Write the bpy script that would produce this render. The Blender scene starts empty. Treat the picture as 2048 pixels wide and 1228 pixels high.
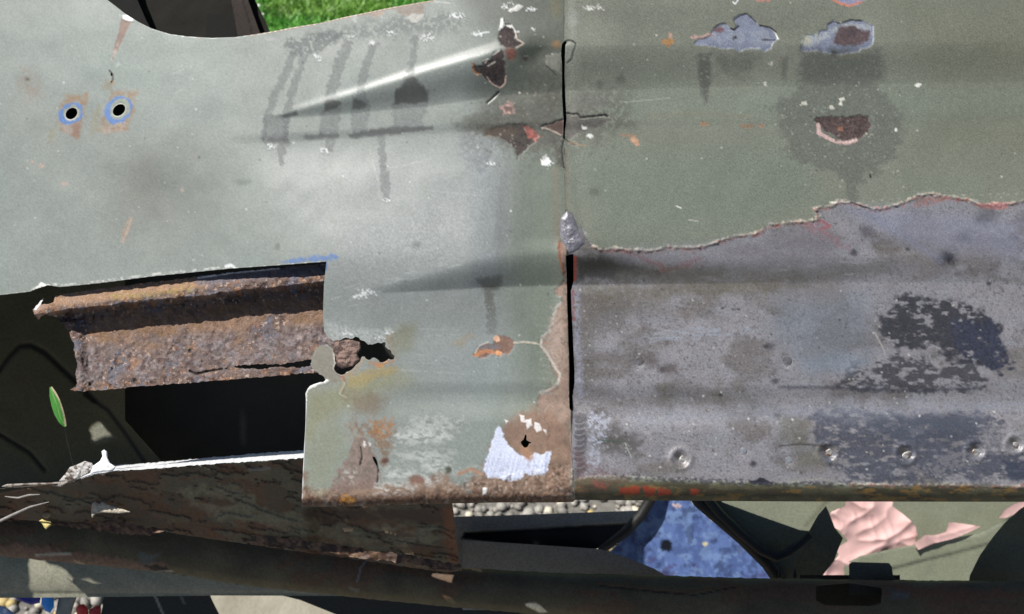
import bpy, math, numpy as np
from mathutils import Vector, Matrix
S = bpy.context.scene
rnd = np.random.RandomState(7)

# ---------------------------------------------------------------- camera, sky, sun
FPX = 1707.0; D = 0.55; SC = D/FPX
TH = math.radians(40.0)
CAM = np.array([0.0, 0.0, 1.30])
Rv = np.array([1.0, 0, 0]); Fv = np.array([0, math.cos(TH), -math.sin(TH)]); Uv = np.array([0, math.sin(TH), math.cos(TH)])
cd = bpy.data.cameras.new('camera'); cam = bpy.data.objects.new('camera', cd); S.collection.objects.link(cam)
cam.location = CAM; cam.rotation_euler = (math.pi/2-TH, 0, 0)
cd.sensor_width = 36; cd.lens = 36*FPX/2048; cd.clip_start = 0.02; cd.clip_end = 500
cd.dof.use_dof = True; cd.dof.focus_distance = D; cd.dof.aperture_fstop = 13
S.camera = cam
SUN = np.array([-0.45, 0.70, 0.55]); SUN = SUN/np.linalg.norm(SUN)      # right, up, toward camera
sw = SUN[0]*Rv + SUN[1]*Uv - SUN[2]*Fv
ld = bpy.data.lights.new('sun', 'SUN'); ld.energy = 5.0; ld.angle = math.radians(0.5); ld.color = (1, .965, .9)
lo = bpy.data.objects.new('sun', ld); S.collection.objects.link(lo)
lo.rotation_euler = Vector(sw).to_track_quat('Z', 'Y').to_euler()
w = bpy.data.worlds.new('World'); S.world = w; w.use_nodes = True
nt = w.node_tree; bg = nt.nodes['Background']; sk = nt.nodes.new('ShaderNodeTexSky')
sk.sky_type = 'NISHITA'; sk.sun_disc = False
sk.sun_elevation = math.asin(sw[2]); sk.sun_rotation = math.atan2(sw[0], sw[1])
nt.links.new(sk.outputs[0], bg.inputs[0]); bg.inputs[1].default_value = 0.055
S.view_settings.view_transform = 'Standard'; S.view_settings.look = 'None'; S.view_settings.exposure = 0.25; S.view_settings.gamma = 1
S.cycles.max_bounces = 6

# ---------------------------------------------------------------- helpers
def W(px, py, dz=0.0):
    """point seen at picture position (px,py) whose distance is the panel's, less dz panel pixels"""
    px = np.asarray(px, float); py = np.asarray(py, float); d = D - np.asarray(dz, float)*SC
    u = (px-1024)/FPX; v = (614-py)/FPX
    return CAM + d[..., None]*(Fv + u[..., None]*Rv + v[..., None]*Uv) if d.ndim else CAM + d*(Fv+u*Rv+v*Uv)
TAB = rnd.rand(256, 256)
def vn(x, y, seed=0):
    x = x+seed*17.31; y = y+seed*5.77
    ix = np.floor(x).astype(int); iy = np.floor(y).astype(int); fx = x-ix; fy = y-iy
    fx = fx*fx*(3-2*fx); fy = fy*fy*(3-2*fy)
    a = TAB[iy & 255, ix & 255]; b = TAB[iy & 255, (ix+1) & 255]; c = TAB[(iy+1) & 255, ix & 255]; d = TAB[(iy+1) & 255, (ix+1) & 255]
    return (a*(1-fx)+b*fx)*(1-fy)+(c*(1-fx)+d*fx)*fy
def fbm(x, y, sc, o=3, seed=0, sx=1.0):
    r = 0; am = .5; t = 0
    for i in range(o):
        r = r+am*vn(x*2**i/(sc*sx), y*2**i/sc, seed+i*3); t += am; am *= .55
    return r/t
def ss(t): t = np.clip(t, 0, 1); return t*t*(3-2*t)
def lin(c):
    c = np.array(c, float)/255
    return np.where(c < .04045, c/12.92, ((c+.055)/1.055)**2.4)
GL, GR, GB = 1.58, 1.12, 1.0
def cl(*c): return lin(c)/GL            # colours read off the left panel
def cr(*c): return lin(c)/GR            # colours read off the right panel
def segd(X, Y, P, closed):
    P = np.array(P, float); d2 = np.full(X.shape, 1e18); ins = np.zeros(X.shape, bool)
    n = len(P)
    for i in range(n if closed else n-1):
        a = P[i]; b = P[(i+1) % n]; e = b-a; L = max(e@e, 1e-9)
        wx = X-a[0]; wy = Y-a[1]; t = np.clip((wx*e[0]+wy*e[1])/L, 0, 1)
        dx = wx-t*e[0]; dy = wy-t*e[1]; np.minimum(d2, dx*dx+dy*dy, out=d2)
        if closed:
            c = ((a[1] <= Y) & (b[1] > Y)) | ((b[1] <= Y) & (a[1] > Y))
            if e[1] != 0: ins ^= c & (X < a[0]+(Y-a[1])*e[0]/e[1])
    d = np.sqrt(d2)
    return np.where(ins, d, -d) if closed else d
def jag(P, step=6, amp=1.5, seed=0, closed=True):
    """subdivide a polygon and roughen it"""
    r = np.random.RandomState(seed); o = []; n = len(P)
    for i in range(n if closed else n-1):
        a = np.array(P[i], float); b = np.array(P[(i+1) % n], float); k = max(1, int(np.linalg.norm(b-a)/step))
        for j in range(k): o.append(a+(b-a)*j/k+(r.rand(2)-.5)*2*amp)
    if not closed: o.append(np.array(P[-1], float))
    return o
def interp(pts, x):
    p = np.array(pts, float); return np.interp(x, p[:, 0], p[:, 1])

class Sheet:
    def __init__(s, x0, y0, x1, y1, st, col, rough=.5):
        s.x = np.arange(x0, x1+st, st, float); s.y = np.arange(y0, y1+st, st, float); s.st = st
        s.X, s.Y = np.meshgrid(s.x, s.y); s.h = np.zeros_like(s.X)
        s.c = np.ones(s.X.shape+(3,))*np.array(col); s.r = np.full(s.X.shape, rough); s.m = np.zeros_like(s.X)
        s.sd = np.full(s.X.shape, 1e9)
    def win(s, P, mg):
        P = np.array(P, float)
        i0 = max(0, int((P[:, 0].min()-mg-s.x[0])/s.st)); i1 = min(len(s.x), int((P[:, 0].max()+mg-s.x[0])/s.st)+2)
        j0 = max(0, int((P[:, 1].min()-mg-s.y[0])/s.st)); j1 = min(len(s.y), int((P[:, 1].max()+mg-s.y[0])/s.st)+2)
        return None if i1 <= i0 or j1 <= j0 else (slice(j0, j1), slice(i0, i1))
    def lay(s, q, m, col=None, rough=None, h=0, metal=None, var=.12, vs=5, seed=1):
        if col is not None:
            n = 1+var*2*(fbm(s.X[q], s.Y[q], vs, 3, seed)-.5)
            s.c[q] = s.c[q]*(1-m[..., None])+(np.array(col)*n[..., None])*m[..., None]
        if rough is not None: s.r[q] = s.r[q]*(1-m)+rough*m
        if metal is not None: s.m[q] = s.m[q]*(1-m)+metal*m
        if h: s.h[q] = s.h[q]+h*m
    def pat(s, P, col=None, soft=1.5, wa=3, ws=10, a=1, sp=0, sps=3, rough=None, h=0, metal=None, var=.12, vs=5, seed=1, sx=1):
        if soft <= 2.6 and wa >= 1 and len(P) > 4: P = jag(P, 6, min(3.2, .9+wa*.55), int(abs(P[0][0]*7+P[0][1])) % 9999)
        mg = soft+wa*2+7; q = s.win(P, mg)
        if q is None: return
        X, Y = s.X[q], s.Y[q]
        d = segd(X, Y, P, True)+wa*2*(fbm(X, Y, ws, 3, seed+11)-.5)*1.6
        m = ss(d/soft*.5+.5)*a
        if sp: m = m*ss((fbm(X, Y, sps, 4, seed+23, sx)-sp)/.17+.5)
        s.lay(q, m, col, rough, h, metal, var, vs, seed)
    def line(s, P, wd, col=None, soft=1.0, wa=0, ws=8, a=1, sp=0, sps=3, rough=None, h=0, metal=None, var=.1, seed=1, sx=1):
        mx = max(wd) if isinstance(wd, (list, tuple)) else wd
        q = s.win(P, mx+soft+wa*2+4)
        if q is None: return
        X, Y = s.X[q], s.Y[q]; d = segd(X, Y, P, False)
        if wa: d = d+wa*2*(fbm(X, Y, ws, 3, seed+11)-.5)
        m = ss((mx-d)/soft*.5+.5)*a
        if sp: m = m*ss((fbm(X, Y, sps, 4, seed+23, sx)-sp)/.17+.5)
        s.lay(q, m, col, rough, h, metal, .1, 5, seed)
    def blob(s, x, y, rx, ry, col=None, **k):
        t = np.linspace(0, 2*np.pi, 17)[:-1]; s.pat(np.c_[x+rx*np.cos(t), y+ry*np.sin(t)], col, **k)
    def specks(s, n, box, r, col, seed=3, inside=None, **k):
        g = np.random.RandomState(seed)
        for i in range(n):
            x = box[0]+(box[2]-box[0])*g.rand(); y = box[1]+(box[3]-box[1])*g.rand(); rr = r[0]+(r[1]-r[0])*g.rand()**2
            s.blob(x, y, rr, rr*(.6+.6*g.rand()), np.array(col)*(.75+.5*g.rand()), soft=1.5, wa=.4, ws=3, seed=i % 50, **k)
    def clip(s, P):
        np.minimum(s.sd, segd(s.X, s.Y, P, True), out=s.sd)
    def cut(s, P):
        q = s.win(P, 3*s.st+60)
        if q is None: return
        s.sd[q] = np.minimum(s.sd[q], -segd(s.X[q], s.Y[q], P, True))
    def build(s, name, mat, parent=None, rim=6, rimcol=None, base=0.0):
        st = s.st; sd = s.sd; ins = sd > 0
        keep = ins[:-1, :-1] | ins[1:, :-1] | ins[:-1, 1:] | ins[1:, 1:]
        used = np.zeros(sd.shape, bool)
        used[:-1, :-1] |= keep; used[1:, :-1] |= keep; used[:-1, 1:] |= keep; used[1:, 1:] |= keep
        X = s.X.copy(); Y = s.Y.copy()
        if (sd < 1e8).any():
            sc = np.clip(sd, -20, 20); gy, gx = np.gradient(sc, st); gl = np.sqrt(gx*gx+gy*gy)+1e-6
            out = used & (~ins); mv = np.clip(-sd, 0, 1.5*st)
            X = np.where(out, X+gx/gl*mv, X); Y = np.where(out, Y+gy/gl*mv, Y)
        dz = s.h+(base if np.isscalar(base) else base)
        idx = -np.ones(sd.shape, int); idx[used] = np.arange(used.sum())
        V = W(X[used], Y[used], dz[used]); col = s.c[used]; ro = s.r[used]; me = s.m[used]
        a = idx[:-1, :-1][keep]; b = idx[:-1, 1:][keep]; c = idx[1:, 1:][keep]; d = idx[1:, :-1][keep]
        Fq = np.c_[a, d, c, b]
        if rim:
            K = np.pad(keep, 1); E = []
            kk = K[1:-1, 1:-1]
            t = kk & ~K[:-2, 1:-1]; E.append(np.c_[idx[:-1, 1:][t], idx[:-1, :-1][t]])
            t = kk & ~K[2:, 1:-1]; E.append(np.c_[idx[1:, :-1][t], idx[1:, 1:][t]])
            t = kk & ~K[1:-1, :-2]; E.append(np.c_[idx[:-1, :-1][t], idx[1:, :-1][t]])
            t = kk & ~K[1:-1, 2:]; E.append(np.c_[idx[1:, 1:][t], idx[:-1, 1:][t]])
            E = np.vstack(E); u, inv = np.unique(E, return_inverse=True); inv = inv.reshape(E.shape)
            n0 = len(V); Xu = X[used][u]; Yu = Y[used][u]; dzu = dz[used][u]
            front = W(Xu, Yu, dzu); back = W(Xu, Yu, dzu-rim)
            rc = (col[u] if rimcol is None else np.ones((len(u), 3))*np.array(rimcol)*(.6+.8*rnd.rand(len(u), 1)))
            V = np.vstack([V, front, back]); col = np.vstack([col, rc, rc])
            ro = np.r_[ro, np.full(2*len(u), .5)]; me = np.r_[me, np.zeros(2*len(u))]
            k = len(u); e0 = inv[:, 0]+n0; e1 = inv[:, 1]+n0
            Fq = np.vstack([Fq, np.c_[e1, e0, e0+k, e1+k]])
        return mesh(name, V, Fq, mat, parent, col, ro, me)

def mesh(name, V, Fq, mat, parent=None, col=None, ro=None, me=None, smooth=True):
    Fq = np.asarray(Fq); n = Fq.shape[1]
    m = bpy.data.meshes.new(name); m.vertices.add(len(V)); m.vertices.foreach_set('co', np.asarray(V, float).ravel())
    m.loops.add(Fq.size); m.loops.foreach_set('vertex_index', Fq.ravel().astype(np.int32))
    m.polygons.add(len(Fq)); m.polygons.foreach_set('loop_start', (np.arange(len(Fq))*n).astype(np.int32))
    m.update(calc_edges=True); m.polygons.foreach_set('use_smooth', np.full(len(Fq), smooth))
    if col is not None:
        if ro is None: ro = np.full(len(V), .6)
        if me is None: me = np.zeros(len(V))
        at = m.attributes.new('col', 'FLOAT_COLOR', 'POINT'); at.data.foreach_set('color', np.c_[col, ro].astype(np.float32).ravel())
        at = m.attributes.new('metal', 'FLOAT', 'POINT'); at.data.foreach_set('value', me.astype(np.float32))
    if mat: m.materials.append(mat)
    o = bpy.data.objects.new(name, m); S.collection.objects.link(o)
    if parent is not None: o.parent = parent
    return o
def tag(o, label=None, cat=None, kind=None, group=None):
    if label: o['label'] = label
    if cat: o['category'] = cat
    if kind: o['kind'] = kind
    if group: o['group'] = group
    return o
def thing(name, label, cat, kind=None, group=None):
    o = bpy.data.objects.new(name, None); S.collection.objects.link(o); return tag(o, label, cat, kind, group)

def painted(name, gs=900, ga=.10, bump=.25, bs=1400, bd=.0004, coat=0):
    """vertex-painted wear x fine procedural grain"""
    m = bpy.data.materials.new(name); m.use_nodes = True; N = m.node_tree.nodes; L = m.node_tree.links
    b = N['Principled BSDF']
    at = N.new('ShaderNodeAttribute'); at.attribute_name = 'col'; am = N.new('ShaderNodeAttribute'); am.attribute_name = 'metal'
    tc = N.new('ShaderNodeTexCoord'); no = N.new('ShaderNodeTexNoise'); no.inputs['Scale'].default_value = gs; no.inputs['Detail'].default_value = 3
    no.inputs['Roughness'].default_value = .7
    L.new(tc.outputs['Object'], no.inputs['Vector'])
    mr = N.new('ShaderNodeMapRange'); mr.inputs['From Min'].default_value = .3; mr.inputs['From Max'].default_value = .7
    mr.inputs['To Min'].default_value = 1-ga; mr.inputs['To Max'].default_value = 1+ga
    L.new(no.outputs['Fac'], mr.inputs['Value'])
    mx = N.new('ShaderNodeVectorMath'); mx.operation = 'SCALE'; L.new(at.outputs['Color'], mx.inputs[0]); L.new(mr.outputs[0], mx.inputs['Scale'])
    L.new(mx.outputs[0], b.inputs['Base Color']); L.new(at.outputs['Alpha'], b.inputs['Roughness']); L.new(am.outputs['Fac'], b.inputs['Metallic'])
    n2 = N.new('ShaderNodeTexNoise'); n2.inputs['Scale'].default_value = bs; n2.inputs['Detail'].default_value = 4; n2.inputs['Roughness'].default_value = .65
    L.new(tc.outputs['Object'], n2.inputs['Vector'])
    bp = N.new('ShaderNodeBump'); bp.inputs['Strength'].default_value = bump; bp.inputs['Distance'].default_value = bd
    L.new(n2.outputs['Fac'], bp.inputs['Height']); L.new(bp.outputs[0], b.inputs['Normal'])
    if coat: b.inputs['Coat Weight'].default_value = coat; b.inputs['Coat Roughness'].default_value = .3
    return m
def plain(name, c1, c2, sc=60, rough=.7, bump=.3, bd=.001, metal=0, detail=6, lo_=.35, hi=.65):
    m = bpy.data.materials.new(name); m.use_nodes = True; N = m.node_tree.nodes; L = m.node_tree.links; b = N['Principled BSDF']
    tc = N.new('ShaderNodeTexCoord'); no = N.new('ShaderNodeTexNoise'); no.inputs['Scale'].default_value = sc; no.inputs['Detail'].default_value = detail
    no.inputs['Roughness'].default_value = .62
    L.new(tc.outputs['Object'], no.inputs['Vector']); rp = N.new('ShaderNodeValToRGB')
    rp.color_ramp.elements[0].position = lo_; rp.color_ramp.elements[1].position = hi
    rp.color_ramp.elements[0].color = (*c1, 1); rp.color_ramp.elements[1].color = (*c2, 1)
    L.new(no.outputs['Fac'], rp.inputs[0]); L.new(rp.outputs[0], b.inputs['Base Color'])
    bp = N.new('ShaderNodeBump'); bp.inputs['Strength'].default_value = bump; bp.inputs['Distance'].default_value = bd
    n2 = N.new('ShaderNodeTexNoise'); n2.inputs['Scale'].default_value = sc*6; n2.inputs['Detail'].default_value = 4
    L.new(tc.outputs['Object'], n2.inputs['Vector']); L.new(n2.outputs['Fac'], bp.inputs['Height']); L.new(bp.outputs[0], b.inputs['Normal'])
    b.inputs['Roughness'].default_value = rough; b.inputs['Metallic'].default_value = metal
    return m
M_paint = painted('worn_green_paint', 1100, .085, .22, 1500, .0003)
M_metal = painted('sanded_steel', 1100, .22, .5, 1300, .0004)
M_rust = painted('heavy_rust', 1300, .35, .9, 1100, .0009)
M_dark = painted('shaded_body_steel', 500, .25, .5, 700, .0005)

def plate(P, dz, name, mat, parent, depth=8, tilt=(0, 0), jg=0, step=4, col=None, nz=0, nzs=30, rough=.6, seed=0):
    """a bent sheet of steel with an outline seen at P, standing dz behind, tilt = dz change per px"""
    P = np.array(P, float); x0, y0 = P.min(0)-4; x1, y1 = P.max(0)+4
    s = Sheet(x0, y0, x1, y1, step, col if col is not None else (.1, .1, .1), rough)
    s.clip(jag(P, 6, jg, seed) if jg else P)
    s.h = dz+tilt[0]*(s.X-P[:, 0].mean())+tilt[1]*(s.Y-P[:, 1].mean())
    if nz: s.h = s.h+nz*2*(fbm(s.X, s.Y, nzs, 3, seed+5)-.5)
    return s

car = thing('car_body', 'grey green steel car bodywork, rusted and cut open at left, sanded bare at right', 'car body')

# ================================================================ the outer skin
xs_pts = [(-200, 1128), (90, 1127), (280, 1129), (420, 1131), (510, 1134), (700, 1138), (820, 1143), (900, 1142), (1000, 1150), (1060, 1150)]
def xseam(y): return interp(xs_pts, y)
YB = [(500, 1016), (603, 1014), (700, 1013), (850, 1008), (1000, 1005), (1110, 1005), (1135, 1004), (1155, 1000), (1300, 1001), (1600, 1003), (2300, 1004)]
def zb(X, Y):
    k = np.asarray(X, float)-1085.; return -.12*(np.sqrt(k*k+6400)-80)+.10*(Y-600)
def skin_height(X, Y):
    X = np.asarray(X, float)
    sc_ = .22+.78*ss((X-960)/70); h = sum(rib_height(X+o*sc_, Y)*w_ for o, w_ in ((-44, .1), (-26, .2), (-9, .2), (9, .2), (26, .2), (44, .1)))
    return h+seam_height(X, Y)
def rib_height(X, Y):
    h = zb(X, Y)
    # upper pressed rib
    a = np.clip((X-540)/500, 0, 1); a = np.where(X > 1040, 1+0*X, a)
    yc = interp([(540, 236), (700, 192), (860, 143), (1040, 92), (1130, 92), (2300, 80)], X)
    yv = interp([(540, 238), (700, 226), (860, 211), (1000, 190), (1130, 181), (1500, 172), (2300, 158)], X)
    soft = interp([(540, 15), (1000, 26), (1100, 60), (2300, 80)], X); ad = interp([(1040, 40), (1150, 26), (1400, 20), (2300, 11)], X)
    h = h+a*ad*.13*ss((Y-(yc-soft))/soft)-a*ad*(.45*ss((Y-yc+2)/(yv-yc+1))+.55*np.clip((Y-yc)/(yv-yc+1), 0, 1)**1.15)
    # shallow hollow under it
    yl = interp([(400, 292), (540, 288), (900, 268), (1130, 262), (2300, 240)], X)
    b = ss((X-420)/140)*(1-.7*ss((X-1130)/300)); h = h-2.4*b*ss((Y-yl+22)/22)+2.4*b*ss((Y-yl-2)/90)
    # middle rib
    a = np.clip((X-735)/290, 0, 1)
    yc = interp([(735, 584), (860, 552), (960, 524), (1040, 512), (1135, 508), (1500, 512), (2300, 520)], X)
    yv = interp([(735, 588), (860, 582), (1000, 574), (1135, 570), (1500, 566), (2300, 562)], X)
    dr = interp([(735, 24), (1135, 28), (1240, 26), (1500, 12), (2300, 8)], X)
    h = h+a*3*ss((Y-(yc-40))/40)-a*dr*(.3*ss((Y-yc+10)/(yv-yc+10))+.7*np.clip((Y-yc+6)/(yv-yc+6), 0, 1)**1.7)
    wx = ss((X-380)/340)*(1-ss((X-930)/130)); yb_ = interp([(600, 545), (735, 540), (1100, 505)], X); rr = np.clip(Y-255, 0, 285); h = h+wx*.12*np.where(rr < 80, rr*rr/160, np.where(rr < 205, rr-40, 165+(rr-205)-(rr-205)**2/160))*(1-ss((Y-yb_+34)/190))
    # low step
    yl = interp([(700, 792), (1130, 792), (1300, 800), (1700, 800), (2300, 790)], X)
    a = ss((X-740)/120); h = h-a*3.5*ss((Y-yl+30)/30)+a*7*ss((Y-yl-4)/50)
    # bottom roll
    yb = interp(YB, X); R = interp([(600, 26), (1135, 30), (1160, 42), (2300, 42)], X); t = np.clip((Y-(yb-R))/R, 0, .985); h = h-R*(1-np.sqrt(1-t*t))*1.1
    return h
def seam_height(X, Y):
    h = 0*X
    # seam swage, step and shallow vertical crease
    xs = xseam(Y); g = ss((Y-470)/40)*(1-ss((Y-830)/40))
    h = h-g*5*ss((X-xs+2)/5)+2.5*np.exp(-((X-xs+10)/14)**2)*g
    h = h-1.6*np.exp(-((X-xs-8)/13)**2)*(1-g)
    h = h+9*ss((X-1000)/30)*(1-ss((X-1100)/30))*0
    # dents and waves
    h = h+5*(fbm(X, Y, 260, 2, 3)-.5)+1.6*(fbm(X, Y, 60, 2, 9)-.5)
    h = h-3*np.exp(-((X-345)/110)**2-((Y-385)/60)**2)
    h = h-10*np.exp(-((X-1080)/45)**2-((Y-105)/30)**2)
    h = h-9*np.exp(-((X-1205)/60)**2-((Y-540)/26)**2)
    return h
CUT_TOP = [(653, 523), (560, 530), (460, 537), (380, 545), (300, 553), (200, 566), (120, 574), (95, 570), (60, 583), (0, 590), (-40, 594)]
OUT_L = [(-900, -260), (150, -260), (180, -110), (200, -40), (215, 0), (231, 12), (251, 28), (277, 44), (303, 57), (339, 68), (375, 73), (424, 76), (472, 74), (521, 67), (560, 60), (583, 55),
         (640, 46), (685, 35), (781, 15), (866, 0), (960, -22), (1040, -36), (1128, -34)]
for y in (90, 280, 420, 510, 700, 820, 900, 1000): OUT_L.append((float(xseam(y)), y))
OUT_L += [(1146, 1004), (1110, 1005), (1000, 1005), (850, 1008), (700, 1013), (603, 1014), (605, 960), (608, 900), (611, 850), (612, 800), (611, 787), (614, 778), (622, 771), (636, 765), (655, 760),
          (640, 747), (630, 741), (621, 732), (623, 719), (627, 706), (632, 696), (645, 690), (657, 691), (665, 697), (668, 706), (671, 716), (671, 728), (667, 738), (671, 743), (684, 751), (692, 745), (700, 742),
          (708, 735), (712, 731), (718, 722), (726, 713), (733, 717), (738, 721), (750, 716), (760, 724), (770, 723), (776, 718), (787, 717), (788, 711), (783, 703), (772, 694), (772, 686), (764, 685), (748, 688),
          (735, 688), (728, 683), (722, 681), (715, 673), (702, 677), (690, 674), (680, 681), (668, 681), (657, 675), (648, 662), (646, 626), (648, 568)] + CUT_TOP + [(-40, 1100), (-900, 1100)]  # unseen left part of the sheet is shaped to keep sun off the rail
SLOT1 = [(1124, 88), (1128, 83), (1136, 82), (1131, 90), (1130, 110), (1129, 150), (1131, 200), (1133, 238), (1130, 262), (1130, 279), (1126, 278), (1127, 240), (1124, 190), (1124, 130), (1122, 105)]
SLOT2 = [(1132, 512), (1140, 508), (1147, 508), (1147, 540), (1147, 562), (1142, 582), (1143, 620), (1145, 653), (1147, 700), (1149, 740), (1149, 767), (1145, 792), (1146, 817), (1144, 825), (1139, 817),
         (1138, 792), (1139, 740), (1137, 686), (1134, 588), (1133, 540)]
def ell(x, y, rx, ry, a=0, n=20):
    t = np.linspace(0, 2*np.pi, n+1)[:-1]; c, s_ = math.cos(a), math.sin(a)
    return [(x+rx*math.cos(q)*c-ry*math.sin(q)*s_, y+rx*math.cos(q)*s_+ry*math.sin(q)*c) for q in t]
PAINT = np.array((.228, .250, .232))
A = Sheet(-900, -260, 1152, 1100, 2.0, PAINT, .42)
B = Sheet(1120, -90, 2250, 1006, 2.0, PAINT, .5)
for s in (A, B):
    X, Y = s.X, s.Y; s.h = skin_height(X, Y)
    n1 = fbm(X, Y, 240, 3, 2)-.5; n2 = fbm(X, Y, 40, 3, 5)-.5; n3 = fbm(X, Y, 7, 2, 8)-.5
    s.c *= (1+.12*n1+.08*n2+.07*n3)[..., None]
    g = ss((fbm(X, Y, 150, 2, 14)-.45)/.2)[..., None]; s.c = s.c*(1-g*.3)+s.c*g*.3*np.array((.93, 1.02, 1.03))
    # olive-brown tint, plus shade of the turned-away right side put into the colour
    o = ss((X-960)/120)[..., None]*.8; s.c = s.c*(1-o)+s.c*o*np.array((.745, .705, .58))
    s.r += .10*n2
i0 = OUT_L.index((614, 778)); i1 = OUT_L.index((657, 675)); A.clip(OUT_L[:i0]+jag(OUT_L[i0:i1+1], 4, 1.9, 6, False)+OUT_L[i1+1:])
for P in (SLOT1, SLOT2): A.cut(P)
HOLES = [ell(143, 227, 13, 10.5, -.75), ell(238, 220, 14, 10.5, -.7), [(1041, 884), (1047, 879), (1050, 870), (1053, 868), (1053, 880), (1060, 884), (1066, 884), (1058, 888), (1055, 894), (1049, 896), (1044, 890)],
         [(744, 912), (750, 914), (754, 922), (756, 934), (752, 930), (747, 921)], [(219, 142), (224, 146), (226, 156), (224, 165), (221, 168), (223, 156)]]
def to_skin(x, y, z, off=0):
    p = W(x, y, z); t = 0.0
    for k in range(60):
        q = p+sw*t; v = q-CAM; d = v@Fv; X_ = 1024+v@Rv/d*FPX; Y_ = 614-v@Uv/d*FPX; zz = (D-d)/SC; t += max(-.02, min(.02, (float(zb(X_, Y_))+off-zz)*SC/.551*.6))
    return X_, Y_
SUN_HOLE = [to_skin(x, y, -705) for x, y in ((52, 1112), (80, 1116), (96, 1126), (118, 1134), (135, 1142), (152, 1162), (176, 1156), (210, 1172), (242, 1190), (236, 1215), (60, 1215), (54, 1185), (58, 1150))]   # unseen opening added in the skin to throw the sun patch on inner_rail
A.cut(jag(SUN_HOLE, 6, 1.5, 2))
SUN_PATCH = [(180, 862), (186, 852), (200, 845), (210, 852), (218, 864), (232, 876), (214, 880), (198, 888), (184, 882), (186, 872)]
A.cut([to_skin(x, y, -600) for x, y in SUN_PATCH]); SUN_HOLE2 = [to_skin(x, y, -600, -90) for x, y in SUN_PATCH]; c_ = np.mean(SUN_HOLE2, 0); SUN_HOLE2 = [(c_[0]+1.9*(x-c_[0]), c_[1]+1.9*(y-c_[1])) for x, y in SUN_HOLE2]  # unseen openings added to let sun onto the inner_wing patch
for P in HOLES: A.cut(P)
ed = [(1121, -32), (2250, -32), (2250, 1004)]+[(x, float(interp(YB, x))) for x in (2040, 1800, 1600, 1400, 1300, 1220, 1170, 1155)]+[(1149, 1000)]
for y in (1000, 900, 820, 700, 510, 420, 280, 90): ed.append((float(xseam(y))+.15, y))
ed.append((1129, -32)); ed = [ed[i] for i in range(1, len(ed))]
B.clip(ed)
for P in (SLOT1, SLOT2): B.cut(P)

# -------- wear on the cut (left) panel
wet = cl(122, 128, 128); dk = cl(100, 103, 102)
def L2(P, c, **k): A.line(P, k.pop('w', 2), c, **k)
# big soft stains and tones, with sheen and bend shade put into the colour
A.pat([(250, 320), (330, 300), (420, 340), (450, 410), (430, 470), (330, 480), (250, 450), (225, 390)], cl(128, 130, 124), soft=70, a=.5, wa=10, ws=40)
A.pat([(230, 340), (300, 320), (300, 420), (240, 440)], cl(125, 118, 105), soft=60, a=.25, wa=10, ws=40)
A.pat([(0, 60), (200, 20), (460, 120), (380, 200), (100, 180)], cl(165, 180, 174), soft=80, a=.35)
A.pat([(560, 300), (1000, 290), (1000, 640), (660, 640), (650, 520), (560, 420)], cl(176, 180, 182), soft=90, a=.55, sp=.30, sps=9)  # sheen painted as a paler patch
A.pat([(930, 270), (1010, 270), (1000, 560), (950, 560)], cl(178, 186, 190), soft=30, a=.45, sp=.4, sps=4)
A.pat([(1030, 280), (1130, 280), (1130, 640), (1060, 800), (1010, 640)], cl(118, 132, 122), soft=44, a=.6)  # darker strip: shade past the bend, put into the colour
A.pat([(900, -40), (1130, -90), (1130, 90), (1050, 80), (960, 60)], cl(112, 118, 110), soft=40, a=.8)
A.pat([(1010, 60), (1130, 60), (1130, 280), (1010, 280), (940, 180)], cl(102, 106, 96), soft=34, a=.75)
A.pat([(930, 236), (1100, 200), (1125, 290), (1040, 300), (950, 262)], cl(100, 100, 93), soft=14, a=.55, wa=8, ws=14)
# dribbles
k = dict(soft=1.8, wa=3, ws=5, a=.62, rough=.7, seed=4, var=.45, vs=3, sp=.22, sps=3)
A.pat([(566, 92), (575, 78), (660, 62), (690, 68), (650, 100), (612, 112), (575, 106)], wet, soft=5, wa=5, ws=10, a=.75, sp=.42, sps=4, rough=.75)
A.pat([(600, 66), (880, 20), (960, 40), (900, 66), (780, 74), (640, 80)], wet, soft=14, wa=8, ws=14, a=.6, sp=.45, sps=5, rough=.75)
A.pat([(580, 104), (596, 108), (584, 140), (560, 190), (540, 235), (530, 285), (522, 284), (526, 240), (540, 195), (566, 140)], wet, **k)
A.pat([(603, 106), (618, 106), (608, 140), (590, 190), (580, 232), (575, 284), (566, 284), (564, 232), (574, 188), (592, 140)], wet, **k)
A.pat([(527, 230), (577, 228), (578, 282), (524, 284)], wet, **k)
A.pat([(556, 284), (572, 284), (572, 305), (568, 325), (559, 330), (555, 310)], wet, **k)
A.pat([(692, 78), (706, 82), (694, 120), (680, 165), (670, 200), (682, 225), (674, 270), (664, 300), (650, 300), (652, 275), (636, 270), (644, 225), (650, 195), (660, 150), (676, 105)], wet, **k)
A.pat([(745, 84), (758, 84), (742, 130), (730, 180), (742, 215), (734, 262), (704, 266), (702, 230), (712, 195), (714, 165), (724, 125)], wet, **k)
A.pat([(820, 70), (838, 70), (834, 110), (828, 152), (858, 180), (860, 205), (846, 240), (848, 262), (786, 262), (784, 215), (790, 185), (812, 152), (822, 100)], wet, **k)
A.pat([(827, 154), (856, 184), (858, 205), (788, 209), (790, 186), (812, 160)], cl(86, 88, 84), soft=3, wa=3, a=.8, rough=.6)
for P in ([(652, 196), (682, 204), (676, 218), (650, 222)], [(706, 194), (736, 208), (728, 218), (704, 218)], [(560, 232), (592, 222), (596, 230), (570, 236)]): A.pat(P, cl(90, 92, 88), soft=3, wa=2, a=.75)
A.pat([(522, 276), (580, 276), (578, 290), (530, 288)], dk, soft=4, wa=4, a=.6)
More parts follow.
